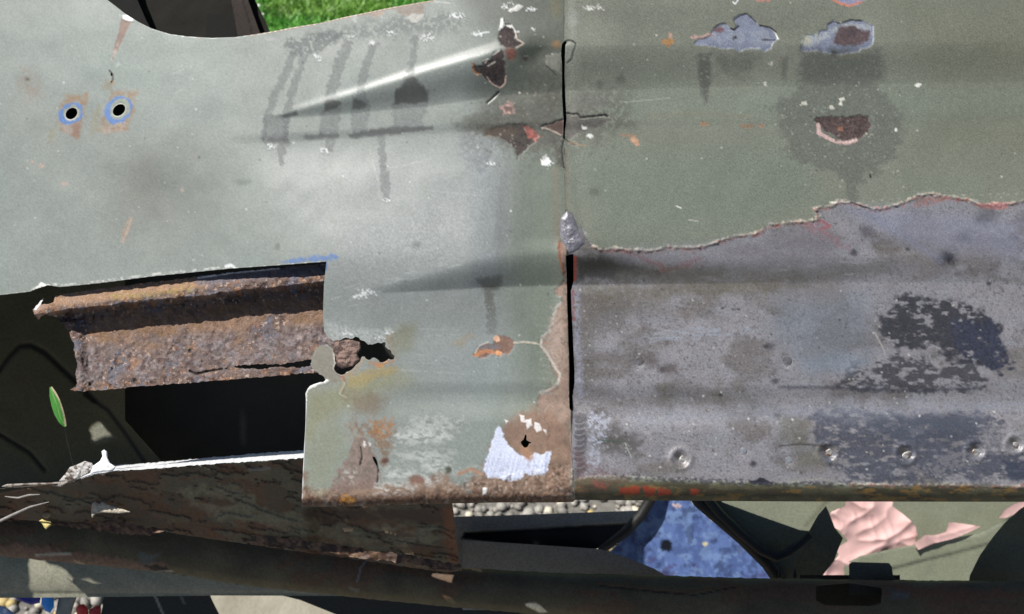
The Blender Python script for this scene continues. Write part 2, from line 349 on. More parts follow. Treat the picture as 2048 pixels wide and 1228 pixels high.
A.pat([(604, 272), (640, 266), (680, 270), (676, 276), (620, 280)], dk, soft=4, wa=3, a=.7)
A.pat([(692, 268), (760, 255), (868, 252), (866, 260), (800, 266), (740, 274), (700, 276)], dk, soft=3, wa=3, a=.8)
A.pat([(754, 270), (770, 272), (772, 330), (780, 365), (780, 402), (768, 406), (762, 365), (758, 320)], wet, **k)
A.pat([(992, 400), (1020, 300), (1026, 320), (1020, 480), (1004, 520), (990, 510)], cl(140, 144, 146), soft=6, wa=4, a=.55, rough=.8)
A.pat([(968, 575), (990, 570), (988, 600), (996, 640), (992, 668), (972, 670), (974, 640), (970, 605)], cl(118, 120, 114), soft=2.5, wa=2, ws=6, a=.85, rough=.75, sp=.3)
A.pat([(950, 558), (1004, 552), (1000, 580), (966, 582)], cl(104, 106, 98), soft=5, wa=4, a=.7)
A.pat([(918, 270), (975, 270), (985, 330), (960, 345), (920, 318)], cl(135, 140, 144), soft=10, wa=6, ws=6, a=.7, sp=.42, sps=4)
A.pat([(906, 245), (960, 226), (1000, 238), (980, 266), (920, 262)], cl(104, 106, 98), soft=8, wa=6, a=.7)
A.line([(600, 213), (700, 182), (860, 134), (960, 108), (1004, 96)], [1, 4], cl(190, 196, 194), soft=6, a=.5, rough=.26, wa=1.5, ws=20)  # pale crest line: highlight put into the colour, with lower roughness
# white spots
wh = (.60, .62, .62); k = dict(soft=1.5, wa=3.5, ws=4, sp=.50, sps=3, h=.6, rough=.7)
for x, y, a, b in [(912, 32, 20, 6), (1020, 12, 16, 7), (855, 76, 12, 6), (958, 68, 14, 6), (696, 74, 8, 3), (780, 66, 9, 4), (746, 86, 6, 3), (637, 116, 5, 4), (542, 294, 7, 4), (650, 302, 6, 5), (773, 402, 5, 4),
                   (981, 328, 8, 5), (1093, 323, 12, 10), (1002, 80, 5, 4), (1062, 20, 9, 2), (1066, 60, 4, 2), (736, 586, 18, 7), (722, 592, 14, 6), (700, 668, 16, 5), (780, 668, 8, 7), (760, 675, 8, 4)]:
    A.blob(x, y, a, b, wh, seed=int(x) % 31, **k)
A.blob(1092, 323, 9, 7, (.85, .86, .86), soft=2, wa=3, ws=4, h=1, rough=.7)
A.line([(960, 66), (978, 64)], 1.2, wh); A.line([(1008, 50), (1004, 40), (1002, 56), (1000, 60), (1006, 58)], 2.2, wh, wa=1, h=.8)
A.pat([(1002, 55), (1006, 36), (1008, 50), (1012, 51), (1024, 50), (1030, 60), (1018, 58), (1010, 58)], (.62, .62, .58), soft=1, wa=.8, ws=3, h=1)
A.line([(1009, 48.5), (1018, 47), (1022, 49)], 1.2, cl(25, 28, 26)); A.line([(1028, 58), (1031, 64), (1038, 63)], 1.3, wh)
A.pat([(1016, 22), (1028, 14), (1040, 8), (1048, 12), (1038, 20), (1022, 26)], (.55, .55, .52), soft=1.5, wa=1.5, ws=4, h=.8)
for i in range(20):
    g = np.random.RandomState(100+i); x = 660+g.rand()*250; y = 600-(x-660)*.24+g.randn()*14; A.line([(x, y), (x+10+g.rand()*18, y-3-g.rand()*4)], .5, wh, a=.2+.3*g.rand(), soft=1.6)
A.specks(150, (-40, 0, 1120, 1000), (.8, 2.0), (.5, .52, .5), seed=5)
A.specks(70, (0, 0, 1120, 1000), (.8, 2.4), (.05, .05, .045), seed=6, a=.7)
A.pat([(680, 470), (960, 380), (960, 480), (860, 540), (700, 560)], (.34, .35, .35), soft=40, wa=10, a=.5, sp=.5, sps=3)  # speckled paler patch: grainy sheen put into the colour
# rust around the upper rib end and seam
rd = cr(88, 66, 62); rdk = cr(62, 52, 52); pk = cr(165, 120, 112); org = cr(165, 110, 65)
A.pat([(1001, 60), (1012, 54), (1024, 56), (1030, 66), (1032, 78), (1044, 86), (1032, 94), (1018, 96), (1004, 94), (996, 80)], rdk, soft=2, wa=3, ws=6, rough=.85, h=-1.2, var=.9, vs=3)
A.line([(1031, 64), (1034, 78), (1048, 87), (1034, 96)], 1.4, cr(190, 175, 160), wa=.6, h=.6)
A.pat([(1008, 96), (1030, 96), (1038, 106), (1028, 120), (1014, 122)], cr(110, 72, 62), soft=4, wa=3, rough=.85, var=.4)
A.pat([(962, 128), (985, 112), (1002, 98), (1010, 104), (1008, 120), (1012, 150), (1010, 166), (1000, 174), (988, 170), (974, 156), (966, 148), (950, 148), (944, 136)], rdk, soft=2, wa=3.5, ws=6, rough=.85, h=-1.3, var=.95, vs=3)
A.line([(974, 154), (984, 168), (1000, 176), (1010, 168), (1012, 152)], 1.3, cr(178, 152, 140), wa=.5, h=.5)
A.line([(946, 128), (946, 142), (958, 150)], 3, cr(150, 105, 70), wa=1, a=.8); A.line([(944, 130), (945, 144), (956, 151)], 1, cl(190, 180, 160))
for P in ([(966, 122), (976, 118), (970, 126)], [(986, 110), (1000, 100)], [(976, 132), (990, 124)]): A.line(P, 1.2, (.5, .48, .42), wa=.6)
A.pat([(1030, 96), (1085, 94), (1070, 120), (1040, 130)], cr(62, 66, 56), soft=14, a=.7); A.blob(1050, 116, 3, 3, rdk, soft=3)
A.line([(974, 206), (984, 198), (992, 190), (998, 184)], 1.5, cr(28, 28, 24), wa=.8, h=-2)
A.blob(1017, 218, 15, 13, cr(178, 145, 138), soft=2, wa=3, ws=5, rough=.8, var=.3); A.blob(1016, 218, 8, 7, cr(120, 95, 90), soft=2, wa=1.5, h=-.8); A.blob(1014, 219, 3.5, 3.5, cr(95, 98, 90), soft=1)
A.pat([(976, 262), (996, 252), (1020, 248), (1052, 248), (1062, 258), (1078, 272), (1070, 280), (1056, 292), (1044, 304), (1034, 318), (1030, 300), (1018, 284), (1000, 274), (966, 272)], rdk, soft=3, wa=3, ws=7, rough=.85, h=-1, var=.95, vs=3)
A.pat([(1050, 250), (1060, 256), (1080, 273), (1072, 281), (1060, 276), (1052, 264)], cr(175, 100, 92), soft=2, wa=2.5, ws=4, a=.9, var=.4)
A.pat([(960, 256), (1010, 252), (1040, 262), (1020, 274), (970, 274)], cr(90, 78, 66), soft=8, a=.7)
A.line([(1016, 248), (1050, 248)], 1, cr(30, 28, 26), wa=.6)
A.pat([(1083, 252), (1104, 248), (1118, 240), (1127, 238), (1127, 270), (1116, 268), (1100, 258)], cr(92, 68, 62), soft=1.5, wa=1.5, ws=5, h=-1, rough=.85)
A.line([(1083, 253), (1092, 249), (1104, 248), (1112, 242), (1126, 239)], 1.5, cr(25, 22, 20), wa=.7, h=-1.5); A.line([(1084, 257), (1096, 258), (1108, 264), (1122, 270)], 1.6, cr(185, 170, 158), wa=.8, h=.7)
A.pat([(1098, 276), (1128, 276), (1130, 340), (1112, 330), (1104, 296)], cr(78, 74, 68), soft=8, wa=6, ws=8, a=.8, sp=.42, sps=5)
A.line([(1128, 280), (1124, 300), (1126, 318), (1129, 336)], 1.2, cr(35, 34, 30), wa=.8, h=-1); A.line([(1110, 340), (1114, 480)], 5, cr(128, 112, 92), soft=10, a=.45)
A.blob(1112, 88, 9, 6, cr(140, 110, 75), soft=5, a=.8); A.pat([(1090, 112), (1124, 108), (1124, 150), (1104, 138), (1092, 128)], cr(128, 130, 120), soft=1.5, wa=2, ws=6, h=.6)
A.line([(1092, 132), (1100, 138), (1106, 144), (1112, 150)], 1.0, cr(60, 62, 55), h=-.5)
A.blob(1112, 14, 10, 20, cr(120, 112, 84), soft=14, a=.6); A.line([(856, 2), (900, 6)], 1, wh, a=.5)
for P, a_ in (([(920, 240), (1000, 190), (1124, 170), (1124, 300), (1060, 330), (980, 290)], .5), ([(1040, 130), (1120, 120), (1124, 240), (1050, 200)], .35)): A.pat(P, cr(78, 76, 68), soft=30, wa=18, ws=14, a=a_, sp=.45, sps=5)
A.specks(90, (930, 180, 1125, 320), (.8, 2.6), (.10, .09, .08), seed=21, a=.7); A.specks(60, (1000, 60, 1125, 330), (.8, 2.4), (.24, .2, .17), seed=22)
# top edge chips
A.line([(500, 70), (583, 56), (685, 36), (781, 16), (866, 1)], 2.2, cl(170, 135, 100), soft=1.5, wa=1.5, ws=6, a=.85)
A.pat([(790, 18), (832, 8), (850, 12), (846, 32), (830, 44), (815, 32), (800, 28)], cl(160, 145, 132), soft=2, wa=2, a=.9, var=.35); A.pat([(812, 36), (824, 30), (848, 28), (842, 42), (826, 45)], cl(205, 205, 198), soft=1.5, wa=2)
A.pat([(736, 28), (764, 20), (768, 30), (746, 34)], cl(185, 160, 140), soft=2, wa=2, a=.8); A.blob(710, 38, 5, 8, cl(190, 195, 192), soft=2, wa=2); A.blob(538, 78, 12, 4, cl(190, 190, 192), soft=3, wa=2, a=.7)
A.blob(400, 77, 5, 2, cl(230, 190, 165), soft=1.5)
# scratch at top left
A.pat([(246, 34), (264, 38), (258, 50), (248, 75), (236, 98), (228, 112), (222, 126), (226, 108), (234, 75), (240, 46)], cl(155, 122, 106), soft=1.5, wa=1, ws=5, a=.9, h=-.5, var=.3)
A.pat([(236, 78), (241, 78), (228, 112), (222, 122), (226, 104)], cl(210, 190, 178), soft=1.5, a=.7)
A.pat([(246, 32), (256, 33), (268, 38), (266, 42), (244, 38)], (.8, .8, .78), soft=1.2, wa=1, h=.8); A.line([(251, 25), (258, 32), (268, 36)], 2.2, (.6, .62, .6))
A.blob(236, 132, 3.5, 3.5, cl(185, 196, 188), soft=1.5); A.blob(224, 164, 4, 5, cl(200, 165, 120), soft=2, wa=1)
A.line([(219, 141), (225, 148), (226, 158), (222, 166)], 1.8, cl(60, 52, 40)); A.pat([(210, 160), (226, 168), (222, 182), (206, 180)], cl(150, 140, 110), soft=6, a=.7)
# masking rectangles and blue rings round the two bolt holes
for cx, cy, P, ring in [(143, 227, [(130, 190), (176, 186), (170, 215), (156, 275), (125, 262), (112, 250)], (27, 21, -.72)), (238, 219, [(226, 182), (276, 180), (266, 230), (258, 262), (196, 262), (206, 235)], (31, 25, -.72))]:
    A.pat(P, cl(165, 150, 125), soft=3, wa=4, ws=9, a=.55, sp=.3, sps=7); A.pat(P, cl(165, 130, 95), soft=4, wa=6, ws=8, a=.7, sp=.52, sps=8)
    e = ell(cx-1, cy+1, ring[0], ring[1], ring[2]); A.pat(e, cl(98, 140, 205), soft=1.5, wa=1.8, ws=9, seed=3, rough=.5)
    e = ell(cx+1, cy-1, ring[0]-9, ring[1]-6, ring[2]); A.pat(e, cl(162, 172, 160), soft=1.5, wa=1.5, ws=8)
    e = ell(cx, cy, 15.5, 12, -.72); A.pat(e, cl(205, 205, 195), soft=1.2, wa=.6, h=-.6)
A.pat([(124, 250), (145, 248), (146, 266), (128, 266)], cl(185, 170, 160), soft=3, wa=2, a=.7); A.pat([(144, 252), (162, 246), (158, 272), (146, 274)], cl(160, 122, 104), soft=4, wa=2, a=.8)
A.pat([(205, 256), (258, 240), (252, 262), (206, 266)], cl(190, 172, 158), soft=3, wa=3, a=.8, sp=.4, sps=5); A.pat([(186, 230), (200, 210), (196, 262), (180, 268)], cl(160, 150, 115), soft=6, a=.5)
A.pat([(98, 262), (112, 256), (104, 288), (94, 286)], cl(160, 155, 120), soft=6, a=.5)
A.pat([(40, 130), (75, 140), (82, 190), (55, 205), (38, 170)], cl(160, 140, 122), soft=18, wa=8, ws=14, a=.5, sp=.4, sps=8); A.blob(57, 158, 6, 3, cl(80, 84, 70), soft=3, a=.8)
for x, y, r in [(83, 332, 6), (65, 324, 3), (130, 367, 6), (340, 242, 3), (392, 314, 2), (364, 381, 2)]: A.blob(x, y, r, r*.8, cl(205, 180, 165), soft=1.5, wa=1.5, a=.8)
A.pat([(256, 434), (266, 436), (262, 456), (250, 486), (242, 484), (244, 466)], cl(178, 165, 150), soft=1.5, wa=1.5, var=.2); A.line([(246, 484), (262, 440)], 1, cl(215, 200, 185), a=.7)
A.blob(484, 363, 16, 5, cl(118, 130, 118), soft=8, a=.7); A.blob(556, 492, 4, 6, cl(110, 112, 106), soft=5, a=.6); A.blob(834, 490, 8, 6, cl(130, 134, 130), soft=6, a=.7)
for P in ([(345, 140), (366, 130)], [(346, 148), (368, 138)], [(352, 163), (366, 156)], [(350, 186), (362, 180)], [(800, 420), (822, 430), (830, 460)], [(740, 300), (760, 380)], [(846, 380), (970, 392)], [(780, 336), (870, 316)],
          [(836, 657), (900, 660), (940, 662)], [(800, 708), (890, 712)], [(722, 736), (960, 750)], [(806, 724), (880, 728)], [(850, 672), (950, 668)], [(790, 738), (900, 746)]):
    A.line(P, .35, (.5, .52, .51), soft=2, a=.38, sp=.42, sps=9)
# blue marker at the cut corner, torn bits
A.pat([(560, 524), (620, 512), (668, 509), (676, 514), (668, 522), (640, 522), (600, 526)], cl(110, 145, 205), soft=2.5, wa=2.5, ws=6, a=.85, sp=.3, sps=4); A.line([(654, 524), (652, 540)], 1.5, cl(105, 140, 200))
A.line([(p[0], p[1]-3) for p in CUT_TOP[2:8]], 1.6, (.5, .5, .48), wa=1.6, ws=5, sp=.52, sps=8, h=.8); A.line([(452, 533), (462, 530), (468, 534)], 3, wh, wa=1); A.pat([(64, 580), (82, 567), (98, 572), (80, 578)], (.7, .7, .66), soft=1, h=2, wa=1)
# torn hole surroundings
A.pat([(650, 640), (700, 655), (760, 660), (790, 650), (770, 690), (700, 680), (655, 680)], (.42, .44, .43), soft=10, wa=6, ws=6, a=.6, sp=.4, sps=4)
A.pat([(622, 700), (640, 686), (668, 698), (672, 735), (690, 752), (672, 768), (640, 760), (620, 735)], cl(158, 152, 138), soft=5, wa=1, a=.9, var=.15)
A.line([(668, 702), (670, 728), (667, 738), (684, 751), (690, 768), (680, 790), (694, 798)], 1.6, (.5, .46, .42), soft=1.2, wa=1.4, ws=5, h=1.2); A.line([(684, 752), (688, 760)], 3, cl(190, 135, 110))
A.line([(692, 749), (706, 741), (718, 728), (728, 718)], 6, cl(178, 165, 148), soft=4, wa=3, a=.9); A.line([(740, 726), (762, 728), (786, 722)], 4, cl(180, 150, 125), soft=4, wa=2, a=.8)
for x, y in ((756, 730), (772, 724), (763, 731)): A.blob(x, y, 5, 4, cl(205, 150, 105), soft=2, wa=1)
A.pat([(772, 672), (790, 662), (790, 712), (800, 716), (792, 722), (786, 712), (774, 694)], cl(165, 150, 135), soft=3, wa=3, a=.8); A.pat([(800, 650), (830, 650), (826, 700), (790, 710), (780, 680)], cl(148, 148, 120), soft=14, a=.7)
A.pat([(700, 752), (780, 734), (800, 738), (720, 775), (690, 778)], cl(190, 165, 100), soft=10, wa=6, a=.75); A.pat([(612, 860), (680, 840), (700, 900), (660, 980), (606, 990)], cl(150, 154, 122), soft=26, a=.5, wa=10); A.pat([(800, 700), (1000, 640), (1060, 780), (900, 800)], cl(166, 176, 180), soft=50, a=.4)
A.pat([(612, 780), (700, 770), (790, 745), (820, 760), (720, 800), (640, 850), (612, 880)], cl(160, 158, 120), soft=26, a=.7)
A.pat([(690, 790), (740, 784), (770, 800), (760, 826), (710, 824)], cl(140, 122, 98), soft=16, wa=8, ws=14, a=.7)
A.line([(612, 800), (611, 788), (615, 778), (636, 767), (655, 762)], 2.8, (.75, .74, .70), soft=1.2, wa=1.5, ws=5, h=1); A.line([(612, 800), (608, 880), (605, 960), (604, 1010)], 1.1, (.85, .86, .9), soft=1); A.line([(604, 975), (603.5, 1008)], 2.2, (.9, .9, .9), soft=1)  # white lines: glint of the cut edge put into the colour
# rust chip in the middle
A.pat([(948, 712), (956, 694), (975, 684), (988, 688), (996, 672), (1022, 672), (1028, 688), (1022, 704), (1000, 712), (980, 706), (962, 718)], cr(128, 100, 88), soft=1.8, wa=2.5, ws=6, h=-1, rough=.8, var=.45)
A.pat([(956, 694), (985, 686), (1000, 694), (985, 702), (964, 704)], cr(115, 112, 118), soft=3, wa=3, a=.8); A.line([(950, 710), (970, 702), (986, 704)], 4, cr(190, 130, 90), wa=2.5, ws=4, a=.8); A.blob(994, 678, 7, 6, cr(225, 180, 150), soft=1.5, wa=1.5); A.blob(997, 706, 7, 4, cr(225, 165, 120), soft=1.5, wa=1)
A.line([(1028, 686), (1050, 684), (1078, 688), (1088, 700)], 1.6, cr(185, 175, 160), wa=1.2, ws=5, h=.6); A.line([(950, 706), (958, 692), (976, 684)], 1, (.6, .58, .52))
A.blob(918, 686, 14, 7, cl(175, 155, 120), soft=8, wa=4, a=.5); A.blob(940, 672, 12, 6, cl(175, 155, 130), soft=6, wa=3, a=.4)
# peeled strip beside the seam
A.pat([(1134, 470), (1134, 520), (1138, 700), (1143, 830), (1144, 990), (1090, 985), (1098, 850), (1074, 812), (1078, 786), (1100, 776), (1116, 770), (1112, 748), (1100, 726), (1086, 702), (1078, 688), (1082, 674), (1098, 666),
       (1106, 640), (1112, 616), (1122, 606), (1124, 594), (1112, 590), (1110, 580), (1118, 570), (1128, 560), (1126, 530), (1116, 500), (1122, 480)], cr(138, 118, 106), soft=1.5, wa=2, ws=6, h=-1.2, rough=.75, var=.35, vs=9)
A.line([(1122, 606), (1112, 616), (1106, 640), (1098, 664), (1084, 674), (1082, 690), (1098, 712), (1112, 738), (1120, 748), (1116, 768), (1100, 778), (1080, 786)], 2.6, cr(185, 180, 172), soft=1.5, wa=2, ws=5, a=.85, h=.4)
for i in range(40): g = np.random.RandomState(300+i); x = 1090+g.rand()*48; y = 600+g.rand()*380; A.line([(x, y), (x+8-g.rand()*20, y+6+g.rand()*14)], .8, (cr(92, 70, 60), cr(186, 172, 160), cr(150, 100, 72))[i % 3], a=.45, soft=1.6, wa=.8)
A.pat([(1100, 640), (1124, 612), (1130, 700), (1118, 740), (1092, 700)], cr(168, 150, 140), soft=8, wa=4, ws=6, a=.6, sp=.4, sps=4)
for i in range(16): y = 650+i*9+(i % 3)*3; A.line([(1072+(i*7) % 13, y), (1100+(i*5) % 9, y+4)], .9, cl(160, 168, 160), a=.6)
A.line([(1118, 486), (1120, 520), (1128, 545)], 3, cr(150, 95, 70), wa=1.5, a=.8)
# lower left rust
R1 = cl(150, 125, 105); A.pat([(940, 980), (960, 950), (985, 900), (1010, 850), (1040, 822), (1100, 820), (1130, 850), (1146, 1010), (604, 1014), (606, 985), (640, 990), (700, 960), (800, 965), (880, 948)], cr(132, 108, 92), soft=10, wa=12, ws=18, a=.92, rough=.85, var=.4, vs=14)
A.pat([(604, 945), (618, 955), (620, 985), (650, 1000), (800, 985), (1130, 985), (1146, 1014), (603, 1016)], cr(112, 84, 66), soft=10, wa=8, ws=12, a=.85, rough=.9, var=.5, vs=8, h=.6)
A.pat([(700, 890), (720, 870), (735, 885), (748, 905), (760, 940), (758, 975), (700, 980), (660, 985), (672, 950), (690, 920)], cr(125, 106, 98), soft=5, wa=6, ws=8, a=.85, rough=.85, var=.5)
A.pat([(690, 860), (720, 840), (780, 845), (785, 880), (770, 930), (740, 880)], cr(128, 98, 74), soft=12, wa=12, ws=9, a=.7, var=.6, sp=.40, sps=7)
A.pat([(740, 840), (786, 836), (788, 862), (760, 876), (742, 868)], cr(160, 112, 66), soft=8, wa=8, ws=6, a=.7, sp=.46, sps=5)
A.blob(770, 922, 8, 6, cr(90, 62, 50), soft=5, wa=2); A.blob(694, 1000, 16, 8, cr(190, 130, 50), soft=5, wa=4, sp=.4); A.blob(640, 985, 16, 8, cl(180, 160, 130), soft=5, wa=5, a=.6)
A.line([(722, 895), (724, 915), (720, 930)], 1.5, cr(20, 18, 15), wa=1, h=-2); A.line([(752, 920), (757, 940), (755, 965)], 1.3, cr(25, 20, 16), wa=1, h=-2)
A.blob(733, 888, 9, 4, wh, **k) if False else A.blob(733, 888, 9, 4, wh, soft=2, wa=3, ws=4, sp=.45)
for x, y, a, b, al in [(840, 872, 60, 14, .75), (870, 850, 60, 12, .5), (850, 912, 60, 10, .6), (870, 935, 24, 10, .8), (800, 948, 30, 10, .7), (790, 976, 40, 8, .7), (860, 958, 20, 8, .7), (940, 942, 30, 5, .6), (700, 950, 12, 8, .7)]:
    A.blob(x, y, a, b, (.5, .52, .5), soft=14, wa=8, ws=8, a=al, sp=.46, sps=5, sx=2.2, seed=int(x) % 17)
A.blob(832, 958, 16, 8, cr(120, 82, 70), soft=5, wa=4, a=.8); A.line([(918, 948), (940, 938), (960, 946)], 4, cr(165, 120, 90), wa=2, a=.7); A.pat([(890, 935), (898, 930), (902, 945), (892, 948)], cr(80, 80, 68), soft=3)
# bright filler
WF = (.60, .64, .78)
A.pat([(968, 944), (968, 930), (976, 915), (982, 895), (990, 865), (1000, 852), (1008, 872), (1016, 888), (1030, 902), (1048, 915), (1058, 918), (1072, 905), (1080, 910), (1100, 902), (1100, 925), (1094, 944), (1076, 950), (1060, 950), (1050, 944), (1040, 958),
       (1022, 964), (1006, 960), (990, 955), (976, 956)], WF, soft=1.5, wa=2, ws=5, rough=.35, h=.8, var=.05)
for i in range(30): x = 972+i*4.2; A.line([(x, 905+(i*13) % 22), (x-5, 944+(i*7) % 14)], .8, (.34, .37, .52), soft=1.4, a=.6, h=-.4)
for P in ([(1040, 830), (1048, 832), (1050, 840), (1062, 838), (1064, 850), (1054, 858), (1052, 846), (1042, 844)], [(1070, 844), (1080, 848), (1084, 860), (1074, 864), (1068, 856)], [(1085, 858), (1092, 860), (1092, 868)], [(1010, 840), (1016, 842), (1012, 848)],
          [(966, 976), (974, 976), (972, 988), (965, 990)]): A.pat(P, (.88, .88, .88), soft=1.2, wa=.8, ws=4, rough=.4, h=.6)
A.pat([(1022, 828), (1100, 824), (1128, 860), (1110, 900), (1080, 905), (1060, 916), (1040, 906), (1016, 885), (1008, 850)], cr(135, 108, 95), soft=5, wa=4, a=.35, var=.3)
A.line([(1050, 900), (1060, 915)], 8, cr(165, 125, 95), soft=4, wa=3, a=.7)
# fine rust relief at the bottom
q = A.win([(600, 930), (1150, 1016)], 2); mm = ss((A.Y[q]-interp([(600, 960), (800, 975), (960, 930), (1150, 900)], A.X[q]))/40); A.h[q] += mm*(4*(fbm(A.X[q], A.Y[q], 12, 4, 31)-.5)+2.2*(fbm(A.X[q], A.Y[q], 4, 2, 33)-.5))
m = ss((fbm(A.X[q], A.Y[q], 9, 3, 41)-.58)/.08)*mm*.6; A.lay(q, m, cr(70, 48, 38)); m = ss((fbm(A.X[q], A.Y[q], 6, 3, 44)-.64)/.06)*mm*.38; A.lay(q, m, cr(190, 176, 165))

# -------- wear on the ribbed (right) panel
BL = [(1150, 400)]
BARE = [(1120, 430), (1134, 420), (1146, 430), (1152, 445), (1166, 456), (1172, 470), (1186, 492), (1200, 500), (1230, 497), (1260, 500), (1300, 502), (1340, 494), (1380, 496), (1410, 492), (1440, 482), (1470, 472), (1510, 468), (1540, 450), (1570, 446), (1600, 444), (1636, 440), (1634, 424),
        (1630, 416), (1668, 412), (1676, 402), (1700, 404), (1740, 416), (1760, 418), (1800, 408), (1830, 394), (1858, 386), (1900, 394), (1940, 400), (1960, 410), (2000, 410), (2048, 402), (2300, 398), (2300, 984), (2048, 974), (1900, 970), (1700, 968), (1400, 962), (1200, 950), (1150, 960), (1120, 900)]
steel = cr(150, 147, 151)
B.pat(BARE, steel, soft=1.2, wa=1.6, ws=6, rough=.42, metal=.25, h=-1.3, var=.16, vs=26)
X, Y = B.X, B.Y; sdB = segd(X, Y, BARE, True); inb = ss(sdB/4)
full = (slice(None), slice(None))
# sanded streaks, speckle and mottling of the bare steel
n = ss((fbm(X, Y, 26, 4, 51, 2.5)-.5)/.15)*inb; B.lay(full, n*.25, cr(136, 140, 149))
n = ss((fbm(X, Y, 60, 4, 53, 1.6)-.52)/.14)*inb; B.lay(full, n*.6, cr(106, 99, 93))
n = ss((fbm(X, Y, 4, 2, 55)-.66)/.08)*inb; B.lay(full, n*.5, cr(88, 84, 82)); n = ss((fbm(X, Y, 3.5, 2, 57)-.70)/.06)*inb; B.lay(full, n*.22, cr(180, 182, 186))
n = ss((fbm(X, Y, 5, 2, 59, 9)-.62)/.08)*inb; B.lay(full, n*.16, cr(158, 163, 172))
n = ss((fbm(X, Y, 110, 3, 63, 1.8)-.5)/.16)*inb; B.lay(full, n*.5, cr(118, 110, 103))
B.r[:] = np.clip(B.r+.12*(fbm(X, Y, 12, 3, 61)-.5)*inb, .2, .95)
# pale/pink broken paint edge
edge = BARE[6:41]
B.line(edge, 2.6, cr(178, 170, 156), soft=1.5, wa=3.4, ws=6, a=.9, h=1.6, sp=.36, sps=7); B.line([(p[0], p[1]+3) for p in edge], 1.2, cr(70, 62, 58), soft=1.5, wa=2.5, ws=6, a=.7, sp=.46, sps=8); B.line([(p[0]+1, p[1]+4) for p in edge], 2.6, cr(176, 118, 110), soft=2, wa=3, ws=7, sp=.47, sps=12, a=.8)
for i in range(170):
    g = np.random.RandomState(500+i); k_ = g.randint(len(edge)-1); f_ = g.rand(); x = edge[k_][0]*(1-f_)+edge[k_+1][0]*f_; y = edge[k_][1]*(1-f_)+edge[k_+1][1]*f_
    B.blob(x+g.randn()*2, y+g.randn()*2.4+1, 2.2+3.5*g.rand(), 1.2+1.6*g.rand(), (cr(196, 186, 170), cr(190, 150, 140), cr(172, 120, 114), cr(150, 150, 152))[i % 4], soft=1.4, wa=1.2, ws=3, a=.85, h=.9, seed=i % 40)
B.line([(1640, 440), (1660, 452), (1640, 458)], 3, cr(170, 90, 95), wa=2, a=.7); B.pat([(1600, 446), (1640, 442), (1660, 466), (1700, 500), (1650, 480), (1620, 462)], cr(165, 100, 105), soft=6, wa=6, ws=8, a=.6, sp=.42)
B.pat([(1856, 390), (1900, 398), (1860, 410), (1820, 414)], cr(168, 120, 108), soft=4, wa=3, a=.6, sp=.4); B.pat([(1956, 408), (2016, 404), (2018, 418), (1970, 418)], cr(196, 135, 132), soft=2, wa=2, a=.8)
B.line([(1660, 405), (1700, 404)], 1.5, (.7, .68, .6), wa=1); B.line([(1700, 404), (1740, 418)], 1.3, cr(60, 55, 48), wa=1, h=-1)
for i in range(24): x = 1725+i*18; yy = 404-(i*18)*.085+(i > 8)*(i-8)*1.1; B.line([(x, yy+(i*5) % 3-1), (x+3+(i*3) % 5, yy-1)], .7, (.5, .48, .42), a=.25+.4*((i*7) % 3)/2, wa=.5)
for P, c in (([(1248, 506), (1290, 515)], 3), ([(1290, 520), (1325, 530), (1320, 545)], 4), ([(1360, 528), (1395, 518), (1390, 528), (1330, 540)], 4), ([(1380, 500), (1402, 520)], 2)):
    B.line(P, c, cr(138, 88, 84), soft=3, wa=3, ws=6, a=.7, sp=.35)
B.pat([(1150, 510), (1200, 506), (1240, 516), (1330, 545), (1230, 562), (1150, 562)], cr(62, 60, 56), soft=14, wa=8, a=.9); B.line([(1149, 515), (1150, 540), (1148, 560)], 3.5, cr(150, 62, 40), wa=1.5, a=.85)  # dark triangle: the weld nub's shadow put into the colour
B.pat([(1240, 536), (1500, 520), (1780, 522), (1800, 545), (1600, 565), (1240, 566)], cr(100, 98, 92), soft=12, wa=6, ws=20, a=.6, sp=.35, sps=8, sx=6)  # darker band: shade of the rib's down-facing side put into the colour
B.pat([(1150, 575), (1270, 566), (1290, 620), (1200, 680), (1180, 780), (1300, 790), (1340, 760), (1500, 790), (1560, 812), (1150, 820)], cr(98, 93, 88), soft=26, wa=16, ws=30, a=.6, sp=.3, sps=6)
B.pat([(1150, 572), (1560, 566), (1560, 586), (1200, 600)], cr(112, 108, 94), soft=12, wa=6, a=.6, sp=.35, sps=5)
B.line([(1152, 590), (1156, 700), (1160, 790)], 7, cr(150, 152, 168), soft=5, wa=4, ws=5, a=.7, sp=.42, sps=4); B.line([(1146, 580), (1148, 640)], 2.5, cr(150, 85, 85), wa=1.5, a=.7, sp=.4)
# black residue
BK = cr(56, 56, 64); k = dict(soft=6, wa=11, ws=14, rough=.6, var=.6, vs=3, sx=2.4)
B.pat([(1748, 640), (1772, 628), (1790, 592), (1830, 590), (1870, 600), (1920, 604), (1970, 620), (2000, 650), (2010, 680), (2028, 735), (2000, 742), (1960, 728), (1920, 712), (1880, 706), (1860, 688), (1840, 700), (1800, 700), (1770, 684), (1752, 668)], BK, sp=.37, sps=7, a=.95, **k)
B.pat([(1900, 640), (1990, 640), (2026, 735), (1990, 740), (1930, 715), (1910, 690)], cr(58, 62, 80), sp=.30, sps=7, a=.8, **k)
B.pat([(1700, 724), (1760, 712), (1850, 712), (1880, 740), (1900, 715), (1960, 720), (1960, 745), (1980, 765), (1960, 780), (1800, 784), (1670, 776)], BK, sp=.42, sps=7, a=.85, **k)
B.line([(1560, 774), (1680, 776), (1800, 782), (1960, 776)], 3, cr(66, 66, 78), soft=4, wa=2, a=.7, sp=.3)
